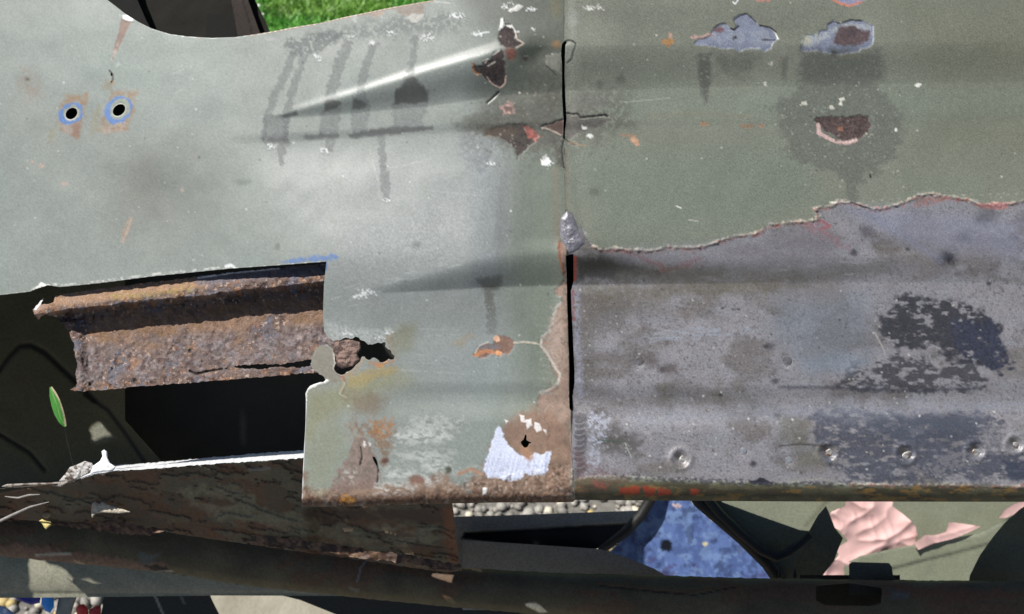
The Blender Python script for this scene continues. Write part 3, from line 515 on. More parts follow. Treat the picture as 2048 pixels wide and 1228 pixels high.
B.pat([(1620, 822), (1680, 818), (1800, 826), (1920, 824), (2000, 836), (2010, 870), (2000, 900), (2048, 910), (2100, 950), (2040, 960), (1900, 960), (1700, 965), (1680, 945), (1650, 930), (1620, 900), (1630, 870)], cr(74, 78, 92), sp=.38, sps=7, a=.85, **k)
B.pat([(1720, 830), (1960, 826), (1950, 870), (1860, 884), (1740, 870)], cr(76, 82, 96), soft=14, wa=8, a=.7, sp=.3, sps=6)
B.pat([(2004, 920), (2060, 924), (2070, 958), (2020, 962)], cr(60, 66, 84), soft=4, wa=4, a=.8); B.blob(1990, 880, 30, 22, steel, soft=12, wa=8, a=.6, sp=.4)
B.pat([(1800, 940), (1860, 925), (1900, 905), (1950, 900), (1980, 905), (1960, 925), (1880, 950)], cr(128, 126, 132), soft=4, wa=6, ws=7, a=.7, sp=.45, sps=5)
B.pat([(1190, 818), (1210, 822), (1225, 840), (1240, 860), (1290, 880), (1280, 910), (1200, 900), (1165, 860)], cr(84, 80, 76), soft=14, wa=8, a=.75, sp=.35, sps=6)
B.pat([(1170, 826), (1215, 828), (1220, 856), (1195, 900), (1200, 945), (1178, 930), (1176, 870)], cr(186, 190, 204), soft=4, wa=8, ws=7, a=.75, sp=.46, sps=6)
B.pat([(1150, 830), (1172, 832), (1172, 940), (1150, 960)], cr(84, 80, 84), soft=5, wa=4, a=.8)
for i in range(9): y = 842+i*11; t = np.linspace(.2, 2.9, 9); B.line([(1158+11*math.cos(a), y+6*math.sin(a)) for a in t], .8, cr(165, 165, 172), a=.7)
for x, y, r, c in [(1895, 515, 22, (72, 68, 70)), (1928, 472, 16, (88, 84, 86)), (1930, 474, 9, (70, 66, 68)), (1735, 462, 16, (98, 94, 98)), (1707, 505, 8, (72, 70, 74)), (1815, 498, 5, (50, 48, 52)), (2030, 476, 6, (70, 70, 76)), (1975, 434, 22, (96, 94, 92)), (1962, 440, 14, (86, 84, 82)), (1978, 567, 5, (50, 48, 50)),
                   (1445, 616, 3, (50, 50, 54)), (1466, 619, 3, (50, 50, 54)), (1478, 618, 3, (50, 50, 54)), (1325, 738, 8, (70, 62, 62)), (1540, 692, 10, (88, 84, 88)), (1532, 692, 5, (70, 68, 70)), (1506, 928, 7, (52, 50, 60)), (1190, 384, 10, (92, 92, 84)), (1440, 790, 4, (50, 50, 52)), (1550, 762, 7, (80, 76, 80)), (1555, 830, 6, (78, 76, 80)), (1340, 738, 14, (98, 90, 90)), (1300, 722, 16, (104, 98, 98))]:
    B.blob(x, y, r, r*.8, cr(*c), soft=max(2, r*.6), wa=r*.25, ws=5, a=.85, seed=int(x) % 13)
B.blob(1895, 515, 12, 8, cr(44, 42, 46), soft=4, wa=5, ws=5, a=.9)
B.pat([(1290, 672), (1400, 655), (1520, 660), (1460, 672), (1300, 682)], cr(168, 176, 190), soft=8, wa=4, a=.6, sp=.5, sps=4, sx=5); B.pat([(1600, 720), (1680, 700), (1740, 720), (1700, 745), (1620, 745)], cr(140, 152, 166), soft=18, a=.6)
B.pat([(1560, 600), (1740, 580), (1740, 700), (1600, 720), (1540, 660)], cr(126, 136, 148), soft=40, a=.5); B.pat([(1690, 415), (1900, 425), (2048, 440), (2048, 520), (1880, 500), (1760, 460)], cr(150, 152, 170), soft=24, a=.6)
B.line([(1740, 430), (1820, 480), (1880, 520)], 8, cr(136, 140, 158), soft=10, a=.5); B.line([(1750, 665), (1768, 700), (1770, 712)], 1.3, cr(185, 180, 175), a=.8, wa=.6)
B.pat([(1250, 822), (1620, 808), (2048, 800), (2048, 822), (1600, 836), (1250, 850)], cr(146, 150, 162), soft=14, wa=6, a=.45, sp=.35, sps=7, sx=3)  # lighter band: light on the up-facing step put into the colour
B.pat([(1560, 830), (1620, 840), (1625, 880), (1600, 900), (1560, 880)], cr(112, 110, 100), soft=10, wa=6, a=.6); B.pat([(1600, 905), (1640, 890), (1650, 930), (1590, 935)], cr(118, 116, 106), soft=8, wa=5, a=.7)
B.line([(1560, 892), (1600, 888), (1650, 892)], 2, cr(70, 64, 60), wa=1, a=.7)
B.line([(1196, 880), (1250, 885), (1256, 905), (1262, 915)], 1.2, cr(80, 95, 82), wa=.8); B.line([(1250, 886), (1262, 914)], .9, cr(190, 195, 185))
# grime and red primer on the rolled lower edge
EDG = [(1150, 955), (1200, 958), (1400, 966), (1700, 974), (2048, 976), (2300, 976), (2300, 1010), (1150, 1010)]
B.pat([(1200, 502), (1500, 474), (1640, 445), (1700, 500), (1640, 540), (1240, 525)], cr(142, 140, 148), soft=14, wa=6, a=.5)
B.pat(EDG, cr(90, 87, 66), soft=4, wa=3, ws=10, rough=.7, metal=0, var=.3, vs=16)
q = B.win(EDG, 2); n = ss((fbm(B.X[q], B.Y[q], 14, 4, 71, 4)-.5)/.1)*ss((B.Y[q]-962)/10); B.lay(q, n*.6, cr(58, 50, 34)); n = ss((fbm(B.X[q], B.Y[q], 8, 3, 73, 3)-.62)/.07)*ss((B.Y[q]-966)/8); B.lay(q, n*.6, cr(150, 116, 58))
B.line([(1230, 952), (1300, 958), (1480, 965), (1540, 968), (1700, 966)], 5, cr(58, 56, 64), soft=2.5, wa=5, ws=5, a=.8, sp=.46, sps=5); B.pat([(1498, 962), (1520, 955), (1545, 965), (1510, 970)], cr(50, 50, 60), soft=2, wa=2)
B.line([(1580, 962), (1640, 958), (1690, 968)], 2.5, cr(160, 158, 152), wa=2.5, ws=5, a=.7)
for P in ([(1240, 974), (1280, 972), (1276, 988), (1240, 990)], [(1286, 972), (1310, 975), (1310, 990), (1292, 994)], [(1318, 976), (1342, 978), (1340, 990), (1316, 992)], [(1382, 978), (1400, 980), (1396, 990), (1380, 988)]): B.pat(P, cr(172, 66, 42), soft=2, wa=2.5, ws=5, a=.85, var=.25)
B.pat([(1188, 960), (1215, 968), (1210, 980), (1190, 974)], cr(165, 80, 80), soft=4, wa=4, a=.6, sp=.3); B.pat([(1150, 900), (1200, 930), (1260, 960), (1200, 985), (1150, 985)], cr(110, 70, 66), soft=12, wa=8, a=.45, sp=.45)
B.specks(120, (1150, 560, 2048, 960), (.8, 2.2), (.55, .55, .52), seed=9); B.specks(160, (1150, 560, 2048, 960), (.8, 2.2), (.05, .045, .04), seed=10, a=.8)
B.specks(60, (1140, 0, 2048, 400), (.8, 2.0), (.5, .5, .45), seed=11); B.specks(40, (1150, 0, 2048, 400), (.8, 2.2), (.06, .06, .05), seed=12, a=.7)
# olive paint above
B.pat([(1800, 0), (2100, 0), (2100, 300), (1850, 300)], cr(112, 113, 97), soft=90, a=.7); B.pat([(1150, 180), (1500, 175), (2100, 165), (2100, 240), (1500, 240), (1200, 250)], cr(122, 132, 121), soft=40, a=.45)
B.pat([(1150, 300), (1600, 290), (1640, 400), (1400, 470), (1200, 480)], cr(112, 124, 112), soft=60, a=.5); B.pat([(1200, 20), (1700, 10), (1700, 90), (1250, 80)], cr(100, 102, 92), soft=40, wa=8, a=.5, sp=.3, sps=5)
B.line([(1145, 300), (1148, 400), (1154, 480)], 9, cr(92, 98, 88), soft=12, a=.7);  B.line([(1130, 300), (1131, 420)], 4, cr(122, 108, 88), soft=5, wa=2, a=.6)  # dark line: concave shading along the seam put into the colour
# chips with bare metal
SH = cr(142, 148, 166)
C1 = [(1388, 88), (1396, 78), (1420, 72), (1426, 58), (1440, 48), (1450, 46), (1462, 58), (1468, 60), (1474, 50), (1468, 38), (1480, 30), (1494, 27), (1508, 38), (1516, 50), (1532, 52), (1548, 62), (1556, 78), (1546, 84), (1542, 96), (1530, 102), (1520, 96), (1500, 96), (1476, 104), (1462, 96), (1440, 97), (1418, 92)]
B.pat([(x, y) for x, y in C1], SH, soft=1.2, wa=1, ws=6, h=-1.8, rough=.4, metal=.3, var=.25, vs=14)
B.pat([(1420, 72), (1440, 50), (1458, 58), (1480, 60), (1530, 56), (1552, 78), (1530, 98), (1480, 96), (1440, 92)], cr(170, 176, 186), soft=5, wa=6, ws=9, a=.5, sp=.46, sps=6, sx=2); B.blob(1438, 60, 9, 5, cr(130, 100, 105), soft=3, wa=2); B.blob(1466, 76, 6, 3, cr(80, 76, 84), soft=2); B.line([(1524, 80), (1550, 80)], 1.6, cr(80, 74, 78), wa=1); B.blob(1502, 98, 4, 3, cr(50, 46, 46), soft=1.5)
B.line([(1427, 56), (1440, 47), (1452, 47)], 1, cr(30, 28, 26)); B.line([(1462, 57), (1468, 60), (1477, 52)], 1.6, cr(24, 22, 22)); B.line([(1467, 40), (1480, 31), (1494, 27), (1512, 44)], 1, cr(40, 38, 34)); B.line([(1520, 51), (1540, 54), (1552, 64)], 1.3, cr(36, 30, 28))
B.line([(1384, 74), (1400, 76), (1416, 70), (1424, 70)], 3, cr(180, 150, 142), wa=3, ws=4, sp=.42, sps=4); B.line([(1550, 66), (1557, 78)], 1.2, (.7, .7, .64))
C2 = [(1600, 102), (1606, 80), (1610, 70), (1626, 68), (1634, 74), (1640, 62), (1652, 60), (1656, 48), (1668, 42), (1682, 46), (1700, 40), (1725, 42), (1745, 50), (1748, 72), (1746, 88), (1738, 94), (1722, 98), (1718, 106), (1700, 106), (1676, 110), (1650, 106), (1626, 102)]
B.pat(C2, SH*1.05, soft=1.2, wa=1, ws=6, h=-1.8, rough=.4, metal=.3, var=.2, vs=12); B.pat([(1604, 84), (1612, 70), (1650, 62), (1680, 46), (1742, 50), (1746, 70), (1710, 60), (1676, 64), (1640, 84), (1620, 96)], cr(190, 194, 194), soft=3, wa=4, ws=7, a=.7, sp=.36, sps=5)
B.blob(1613, 82, 8, 10, cr(190, 190, 165), soft=4, a=.8); B.pat([(1666, 76), (1680, 52), (1710, 54), (1738, 64), (1738, 82), (1716, 92), (1690, 92), (1668, 88)], cr(108, 92, 92), soft=4, wa=4, ws=7, var=.4); B.blob(1700, 66, 14, 9, cr(84, 76, 80), soft=5, wa=3, a=.7)
B.line([(1684, 45), (1702, 40), (1722, 41)], 1.2, cr(40, 38, 34)); B.line([(1656, 48), (1668, 43), (1680, 47)], .9, cr(50, 50, 45)); B.blob(1667, 106, 4, 3, cr(66, 66, 70), soft=1.5); B.line([(1678, 114), (1715, 114)], 3, cr(150, 142, 110), soft=3, wa=2, a=.6)
B.pat([(1668, -10), (1735, -10), (1724, 6), (1700, 12), (1676, 4)], cr(138, 140, 165), soft=2, wa=2); B.line([(1668, 0), (1680, 8), (1700, 11), (1722, 4)], 2.6, cr(196, 130, 110), wa=2, ws=4, sp=.35); B.line([(1466, 4), (1470, 8), (1476, 0)], 1.3, (.7, .72, .72)); B.line([(1512, 1), (1538, 1)], 3, cr(180, 130, 118), wa=2, sp=.4)
B.blob(1336, 83, 13, 7, cr(160, 122, 78), soft=2, wa=2.5, ws=5, var=.3); B.blob(1340, 72, 5, 7, cr(176, 146, 130), soft=2, wa=2, sp=.35)
for x, y in ((1480, 62), (1562, 120), (1544, 126), (1531, 167)): B.blob(x, y, 4 if x == 1562 else 2.5, 4 if x == 1562 else 2.5, cr(150, 140, 130) if x == 1562 else (.6, .6, .55), soft=1.2)
# wet marks
wr = cr(88, 90, 84)
B.pat([(1396, 108), (1420, 110), (1422, 150), (1418, 200), (1408, 204), (1400, 170)], wr, soft=6, wa=5, a=.85, sp=.3, sps=5); B.pat([(1430, 106), (1520, 108), (1500, 140), (1470, 150), (1440, 140)], wr, soft=12, wa=8, a=.55, sp=.3)
B.pat([(1560, 115), (1575, 115), (1572, 160), (1562, 160)], wr, soft=6, wa=4, a=.6); B.pat([(1600, 100), (1760, 100), (1770, 160), (1700, 175), (1600, 170)], wr, soft=14, wa=8, a=.75, sp=.25, sps=5)
B.pat([(1600, 165), (1740, 160), (1780, 190), (1800, 220), (1805, 290), (1780, 320), (1760, 340), (1740, 350), (1716, 365), (1716, 410), (1692, 402), (1690, 360), (1640, 340), (1580, 310), (1556, 270), (1550, 215), (1580, 190)], cr(96, 99, 92), soft=9, wa=12, ws=16, a=.7, rough=.6, sp=.28, sps=6)
B.pat([(1500, 350), (1480, 440), (1540, 440)], wr, soft=10, a=.0001)
B.pat([(1622, 236), (1640, 234), (1700, 232), (1736, 232), (1740, 250), (1738, 264), (1722, 276), (1700, 284), (1676, 278), (1650, 260), (1636, 248)], cr(80, 66, 64), soft=1.5, wa=2, ws=5, h=-1.5, rough=.85, var=.95, vs=3)
B.line([(1636, 250), (1638, 266), (1652, 274), (1672, 284), (1696, 286), (1712, 280)], 3.4, cr(202, 172, 168), soft=1.5, wa=2.5, ws=4, a=.95, h=.4, seed=5); B.blob(1680, 258, 5, 4, cr(140, 96, 76), soft=2, wa=2)
B.pat([(1678, 198), (1690, 194), (1691, 200), (1684, 204), (1684, 210), (1677, 210), (1680, 204)], (.62, .62, .54), soft=1.2, wa=1, h=.6); B.blob(1605, 208, 6, 3, (.5, .5, .43), soft=1.2); B.blob(1662, 214, 6, 2, (.5, .48, .42), soft=1.2); B.line([(1740, 350), (1741, 354)], 2, cr(35, 32, 30)); B.blob(1836, 170, 3, 2.5, (.7, .7, .66), soft=1.2); B.blob(1790, 261, 3, 2, (.6, .6, .55), soft=1)
B.specks(160, (1550, 150, 1810, 360), (.8, 2.2), (.10, .10, .085), seed=31, a=.7); B.specks(90, (1560, 160, 1800, 350), (.7, 1.8), (.34, .33, .29), seed=32); B.pat([(1130, 170), (1260, 180), (1270, 260), (1180, 290), (1130, 300)], cr(82, 80, 72), soft=24, wa=16, ws=12, a=.5, sp=.42, sps=5)
# cracked paint beside the upper slot
B.pat([(1131, 90), (1140, 84), (1152, 86), (1146, 102), (1142, 118), (1134, 124), (1130, 110)], cr(130, 134, 124), soft=1.2, wa=.8, h=1.2); B.line([(1126, 88), (1136, 81), (1144, 82), (1152, 87)], 1.5, cr(26, 26, 22), h=-1.5, wa=.4); B.line([(1152, 90), (1146, 104), (1144, 118), (1134, 126)], 1.0, cr(62, 62, 56), h=-.8, wa=.5)
B.line([(1132, 226), (1144, 229), (1156, 228), (1162, 236), (1176, 234), (1196, 232), (1210, 230), (1216, 233)], 1.7, cr(26, 24, 22), h=-2.5, wa=.8, ws=5)
B.pat([(1132, 228), (1156, 230), (1164, 238), (1200, 234), (1230, 240), (1190, 256), (1168, 262), (1152, 272), (1132, 278)], cr(92, 88, 84), soft=4, wa=4, ws=8, a=.85, h=-.8, var=.3)
B.pat([(1150, 190), (1200, 186), (1212, 210), (1170, 228), (1134, 224)], cr(106, 106, 100), soft=12, wa=6, a=.6, sp=.3); B.blob(1180, 272, 7, 4, (.62, .63, .6), soft=1.5, wa=1.5); B.blob(1167, 254, 4, 2, (.6, .6, .56), soft=1.2); B.line([(1130, 278), (1142, 286), (1150, 290)], 1.3, cr(60, 50, 40), wa=.8, h=-1); B.line([(1140, 284), (1160, 290), (1172, 292)], 2, cr(150, 125, 100), a=.6, wa=1)
B.pat([(1262, 272), (1274, 280), (1282, 290), (1272, 290), (1262, 282)], cr(190, 150, 122), soft=2, wa=1.5); B.line([(1244, 270), (1270, 272)], 3, cr(160, 125, 100), soft=3, a=.6); B.blob(1408, 248, 10, 4, cr(160, 120, 90), soft=3, wa=2, a=.7); B.blob(1494, 252, 14, 4, cr(150, 108, 80), soft=4, wa=2, a=.6); B.blob(1521, 252, 7, 4, cr(176, 120, 90), soft=2, wa=2, a=.8)
B.line([(1300, 232), (1400, 228), (1500, 234)], 5, cr(128, 124, 105), soft=6, wa=4, a=.4, sp=.4); B.line([(1240, 205), (1340, 196)], .8, (.4, .4, .36), a=.5); B.blob(1145, 36, 12, 16, cr(140, 146, 138), soft=8, wa=3, a=.6); B.blob(1188, 16, 20, 3, (.6, .6, .56), soft=1.5, wa=3, ws=3, sp=.45, sps=3)
for x, y in ((1240, 158), (1200, 172)): B.blob(x, y, 8, 10, cr(92, 96, 86), soft=6, a=.7)
B.line([(1378, 440), (1396, 442)], 1, (.5, .5, .45), a=.7); B.line([(1353, 412), (1362, 416)], 1, (.7, .7, .66))
# dimples of the spot welds: sockets pressed in the sheet
WELDS = [(1362, 918, 15, 1), (1486, 904, 12, 0), (1576, 922, 12, 0), (1656, 905, 15, 1), (1812, 908, 15, 1), (1952, 902, 15, 1), (2030, 890, 14, 1), (1278, 724, 15, 0), (1572, 724, 15, 0)]
for x, y, r, p in WELDS:
    q = B.win([(x-30, y-30), (x+30, y+30)], 2); dd = ((B.X[q]-x)**2+(B.Y[q]-y)**2)/(r*r*.8)
    B.h[q] -= (9 if p else 2.5)*np.exp(-dd*1.2)
    if p: B.h[q] += 2.5*np.exp(-((np.sqrt(dd)-1.5)/.4)**2)
    if p: B.blob(x-5, y-6, 8, 8, cr(92, 84, 76), soft=4, wa=2, a=.7)  # dark upper-left side of each dimple: shade put into the colour
for s in (A, B): s.c *= (1+.13*(np.random.RandomState(2).rand(*s.X.shape)-.5)*2)[..., None]
B.c = np.clip(B.c, .004, .9); A.c = np.clip(A.c, .004, .9)
# seam end: the nub of weld and its hollow
q = B.win([(1120, 400), (1260, 560)], 0)
pl = A.build('cut_panel', M_paint, car, 5, (.30, .27, .24))
pr = B.build('ribbed_panel', M_metal, car, 5, (.14, .12, .10))
pl['label'] = 'paler grey green panel with a torn rusty hole'; pr['label'] = 'ribbed panel sanded to bare blue grey steel below'
def hs(x, y, s):
    j = int(round((y-s.y[0])/s.st)); i = int(round((x-s.x[0])/s.st)); return float(s.h[np.clip(j, 0, s.h.shape[0]-1), np.clip(i, 0, s.h.shape[1]-1)])

def lump(name, P, hgt, base, mat, parent, col, st=1.5, col2=None, nz=2, nzs=6, rough=.4, metal=.3, seed=0, fall=8, rim=0, var=.3, near=False):
    P = np.array(P, float); s = Sheet(*(P.min(0)-3), *(P.max(0)+3), st, col, rough); s.clip(P)
    t = np.clip(s.sd/fall, 0, 1)
    if near: base = base+zb(s.X, s.Y)
    s.h = base+hgt*np.sqrt(1-(1-t)**2)+nz*2*(fbm(s.X, s.Y, nzs, 3, seed)-.5)*t
    s.c *= (1+var*2*(fbm(s.X, s.Y, nzs, 3, seed+2)-.5))[..., None]; s.m[:] = metal
    if col2 is not None: m_ = ss((fbm(s.X, s.Y, nzs*1.5, 3, seed+4)-.5)/.1)[..., None]; s.c = s.c*(1-m_)+np.array(col2)*m_
    return s, s.build(name, mat, parent, rim)
# weld nub
P = [(1134, 421), (1146, 430), (1153, 446), (1158, 460), (1170, 476), (1172, 488), (1160, 500), (1146, 508), (1132, 512), (1120, 500), (1118, 470), (1121, 436)]
B.h += 0
s, o = lump('weld_bead', P, 9, hs(1140, 470, B)-2, M_metal, car, cr(140, 138, 146), st=1.2, nz=3, nzs=9, fall=22, var=.3)
def _ripple(): pass
for i, (x, y, r, p) in enumerate(WELDS):
    if p:
        g = jag(ell(x+3, y+4+i % 3, r*(.6+.2*((i*5) % 3)/2), r*(.8+.2*((i*7) % 4)/3), i, 9), 8, 1.6, i); s, o = lump('spot_weld', g, 2.6+.8*(i % 3), hs(x+3, y+5, B)-.5, M_metal, pr, cr(160, 158, 156), st=1.5, col2=(cr(108, 100, 98), cr(120, 92, 74))[i % 2], nz=2.6, nzs=5, fall=8, seed=i, rough=.42)
    else:
        g = ell(x, y, r*.85, r*.85, 0, 14); s, o = lump('spot_weld', g, 1.5, hs(x, y, B)-.1, M_metal, pr, cr(158, 160, 166) if y > 800 else cr(122, 120, 124), st=1.5, col2=cr(130, 132, 140) if y > 800 else cr(108, 104, 104), nz=1, nzs=5, fall=8, seed=i)

# ================================================================ inner steel behind the skin
def rustify(s, base, seed=0, a=1.0):
    X, Y = s.X, s.Y
    n = fbm(X, Y, 30, 4, seed+1)[..., None]; s.c = s.c*(1-a)+a*(np.array(base)*(.55+.9*n))
    for (k, sc, th, c) in ((0, 22, .56, (98, 100, 112)), (1, 14, .62, (142, 106, 78)), (2, 9, .62, (60, 42, 36)), (3, 5, .66, (190, 165, 150)), (4, 6, .62, (106, 72, 54))):
        m = ss((fbm(X, Y, sc, 4, seed+10+k)-th)/.07)*a*.8; s.lay((slice(None),)*2, m, lin(c), seed=seed+k, var=.3)
    s.r[:] = .85
# crossmember seen through the cut opening
BT = [(60, 600), (110, 591), (180, 580), (250, 571), (330, 561), (400, 552), (500, 541), (600, 532), (660, 528), (820, 512)]
BB = [(60, 790), (165, 783), (300, 770), (420, 761), (520, 753), (640, 743), (720, 735), (820, 728)]
OUTC = [(110, 592), (112, 591), (180, 580), (250, 571), (330, 561), (400, 552), (500, 541), (600, 532), (660, 527), (672, 527), (672, 640), (700, 672), (722, 692), (716, 700), (720, 714), (716, 728), (700, 738), (672, 740), (640, 744), (580, 749), (520, 754), (420, 762),
        (300, 771), (200, 780), (160, 783), (140, 780), (146, 774), (154, 766), (150, 745), (154, 728), (147, 700), (148, 690), (140, 668), (124, 645), (108, 634), (92, 630), (82, 634), (76, 640), (64, 620), (72, 612), (88, 594), (82, 610), (96, 608), (106, 604)]
C = Sheet(50, 505, 810, 800, 1.5, lin((120, 98, 84)), .85)
C.clip(jag(OUTC, 5, 1.5, 3))
X, Y = C.X, C.Y; yt = interp(BT, X); yb = interp(BB, X); t = (Y-yt)/(yb-yt)
fl = interp([(60, .16), (300, .17), (400, .18), (660, .16)], X)+.035*(fbm(X, Y, 16, 3, 4)-.5)
C.h = -14+14*(t/fl)-1.5 - 9*ss(-(t-.03)/.05)
C.h = np.where(t < fl, -22+12*ss(t/fl*1.2), 0)+np.where(t >= fl, -10-56*ss((t-fl)/.06), 0)
C.h += np.where(t > .30, 26*((t-.30)/.7)**1.2, 0)
C.h += 5*(fbm(X, Y, 9, 3, 19)-.5)*ss((t-.5)/.1)+5*(fbm(X, Y, 45, 3, 7)-.5)+6*(fbm(X, Y, 14, 4, 8)-.5)*ss((t-fl-.1)/.1)+2.5*(fbm(X, Y, 5, 3, 9)-.5)
C.h += 6*(fbm(X, Y, 9, 3, 12)-.5)*(t < fl+.06)
# left end: the web curls back toward the picture plane
le = interp([(560, 150), (640, 135), (690, 152), (800, 160)], Y); C.h += 14*(1-ss((X-le)/26))*(t > .28)
C.h += zb(C.X, C.Y)
rustify(C, lin((110, 94, 88)), 5)
q = C.win([(150, 540), (800, 800)], 0)
up = (ss((t-.28)/.04)*(1-ss((t-.52-.12*(fbm(X, Y, 60, 3, 3)-.5)*4)/.07)))*.75*ss((X-170)/40); C.lay((slice(None),)*2, up, lin((128, 102, 84)), var=.45, vs=9)
C.lay((slice(None),)*2, up*ss((fbm(X, Y, 26, 3, 77)-.5)/.1)*.5, lin((122, 92, 60)), var=.3)
lo2 = np.clip(1, 0, 1)*ss((t-.50)/.1)*.5*(.3+1.2*ss((fbm(X, Y, 50, 3, 91)-.4)/.2))*(1-ss((t-.92)/.05)); C.lay((slice(None),)*2, lo2, lin((122, 112, 112)), var=.95, vs=6)
C.lay((slice(None),)*2, lo2*ss((fbm(X, Y, 12, 4, 88)-.52)/.06)*.7, lin((82, 60, 54)), var=.5)
C.line([(112, 602), (200, 590), (330, 574), (400, 565)], 12, lin((165, 132, 104)), soft=8, a=.7, wa=4, var=.4); C.line([(400, 560), (520, 548), (650, 538)], 10, lin((112, 108, 116)), soft=6, a=.8, wa=4)
C.line([(230, 592), (300, 590), (380, 578)], 6, lin((150, 135, 70)), soft=6, a=.5, wa=5, sp=.45); C.line([(396, 556), (460, 546), (560, 536)], 1.6, (.72, .72, .76), wa=.6, h=1)
C.line([(110, 592), (88, 608), (72, 622), (80, 634)], 5, lin((170, 140, 125)), soft=4, wa=3, a=.7); C.line([(88, 596), (70, 618)], 2.5, (.7, .68, .68), wa=1)
C.cut(jag([(440, 740), (470, 731), (500, 729), (530, 728), (560, 729), (600, 722), (640, 715), (680, 707), (700, 706), (676, 724), (640, 728), (600, 735), (560, 734), (520, 738), (490, 737), (468, 735)], 4, 1.6, 8))
C.line([(380, 742), (392, 748), (420, 742), (445, 738)], 1.8, lin((18, 14, 12)), h=-4, wa=1); C.line([(640, 700), (680, 700), (715, 694)], 3, lin((60, 46, 42)), soft=4, wa=3, h=-3, a=.7)
for x, y in ((225, 738), (180, 768), (270, 760), (380, 700)): C.blob(x, y, 3, 4, lin((25, 18, 15)), soft=2, h=-3, wa=1.5)
beam = C.build('crossmember', M_rust, car, 7, (.09, .06, .045)); beam['label'] = 'thickly rusted brown channel seen through the cut opening'
DK = (.045, .042, .035)
def steel(P, dz, name, col, parent=car, mat=None, tilt=(0, 0), nz=4, nzs=60, step=5, jg=0, depth=6, rim=8, marks=None, rough=.6, mot=.3, seed=0, rust=0, near=0):
    s = plate(P, dz, name, None, parent, tilt=tilt, jg=jg, step=step, col=col, nz=nz, nzs=nzs, rough=rough, seed=seed)
    s.c *= (1+mot*2*(fbm(s.X, s.Y, 45, 4, seed+3)-.5))[..., None]
    if rust:
        m = ss((fbm(s.X, s.Y, 40, 4, seed+8, 2)-.5)/.08)*rust; s.lay((slice(None),)*2, m, lin((95, 62, 42)), var=.5)
    if near: s.h = s.h+(skin_height(s.X, s.Y) if near == 2 else zb(s.X, s.Y))
    if marks: marks(s)
    s.c = np.clip(s.c, .003, .9)
    return s.build(name, mat or M_dark, parent, rim, [c*.6 for c in col])
# unseen dark sheet added behind slots and holes to keep them black
steel([(-480, 130), (300, 130), (450, 112), (600, 98), (800, 56), (960, 20), (1128, -20), (2200, -20), (2200, 960), (1600, 968), (1160, 960), (900, 960), (830, 900), (800, 560), (640, 500), (300, 525), (-480, 570)], -80, 'dark_backing', (.02, .02, .018), step=6, rim=4, near=2, marks=lambda s: s.cut(SUN_HOLE2))
# shelf: the cut flange whose upper face catches the sun
SH_F = [(-30, 979), (60, 974), (120, 966), (150, 962), (178, 952), (230, 942), (300, 938), (400, 930), (500, 923), (610, 916), (700, 912), (900, 905)]      # front edge as seen
SH_B = [(-30, 973), (60, 967), (120, 960), (150, 944), (178, 931), (200, 929), (230, 930), (300, 926), (400, 917), (500, 908), (610, 900), (700, 895), (900, 890)]
s = Sheet(0, 0, 1, 1, .5, (.8, .8, .8)); nx = 420; nyy = 16
xs_ = np.linspace(-30, 900, nx); V = []; Cc = []; g = np.random.RandomState(4)
for j in range(nyy):
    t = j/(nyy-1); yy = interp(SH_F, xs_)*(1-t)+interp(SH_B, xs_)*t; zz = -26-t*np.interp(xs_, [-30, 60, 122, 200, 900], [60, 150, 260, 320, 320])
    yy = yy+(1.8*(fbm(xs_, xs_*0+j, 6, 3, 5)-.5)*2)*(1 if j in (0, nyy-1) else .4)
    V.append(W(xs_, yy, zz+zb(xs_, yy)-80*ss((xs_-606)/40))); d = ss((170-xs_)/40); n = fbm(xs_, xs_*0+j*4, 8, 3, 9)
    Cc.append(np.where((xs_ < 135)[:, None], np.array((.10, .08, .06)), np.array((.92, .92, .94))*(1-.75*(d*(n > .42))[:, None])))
V = np.vstack(V); Cc = np.vstack(Cc); ii = np.arange(nyy-1)[:, None]*nx+np.arange(nx-1)[None]; ii = ii.ravel()
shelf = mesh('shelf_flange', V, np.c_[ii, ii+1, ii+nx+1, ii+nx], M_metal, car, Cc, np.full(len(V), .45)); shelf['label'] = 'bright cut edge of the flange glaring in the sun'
def tube_poly(name, pts, r, col, mat, parent, dz=None, seg=6):
    V = []; Fq = []; P3 = [W(p[0], p[1], p[2]) for p in pts]
    for i, p in enumerate(P3):
        a = P3[max(0, i-1)]; b = P3[min(len(P3)-1, i+1)]; t = (b-a)/np.linalg.norm(b-a); u = np.cross(t, Fv); u /= np.linalg.norm(u); v = np.cross(t, u)
        rr = (r[i] if isinstance(r, (list, tuple)) else r)*SC
        for k in range(seg): an = 2*math.pi*k/seg; V.append(p+rr*(math.cos(an)*u+math.sin(an)*v))
    for i in range(len(P3)-1):
        for k in range(seg): Fq.append([i*seg+k, i*seg+(k+1) % seg, (i+1)*seg+(k+1) % seg, (i+1)*seg+k])
    V = np.array(V); return mesh(name, V, Fq, mat, parent, np.ones((len(V), 3))*np.array(col), np.full(len(V), .6))
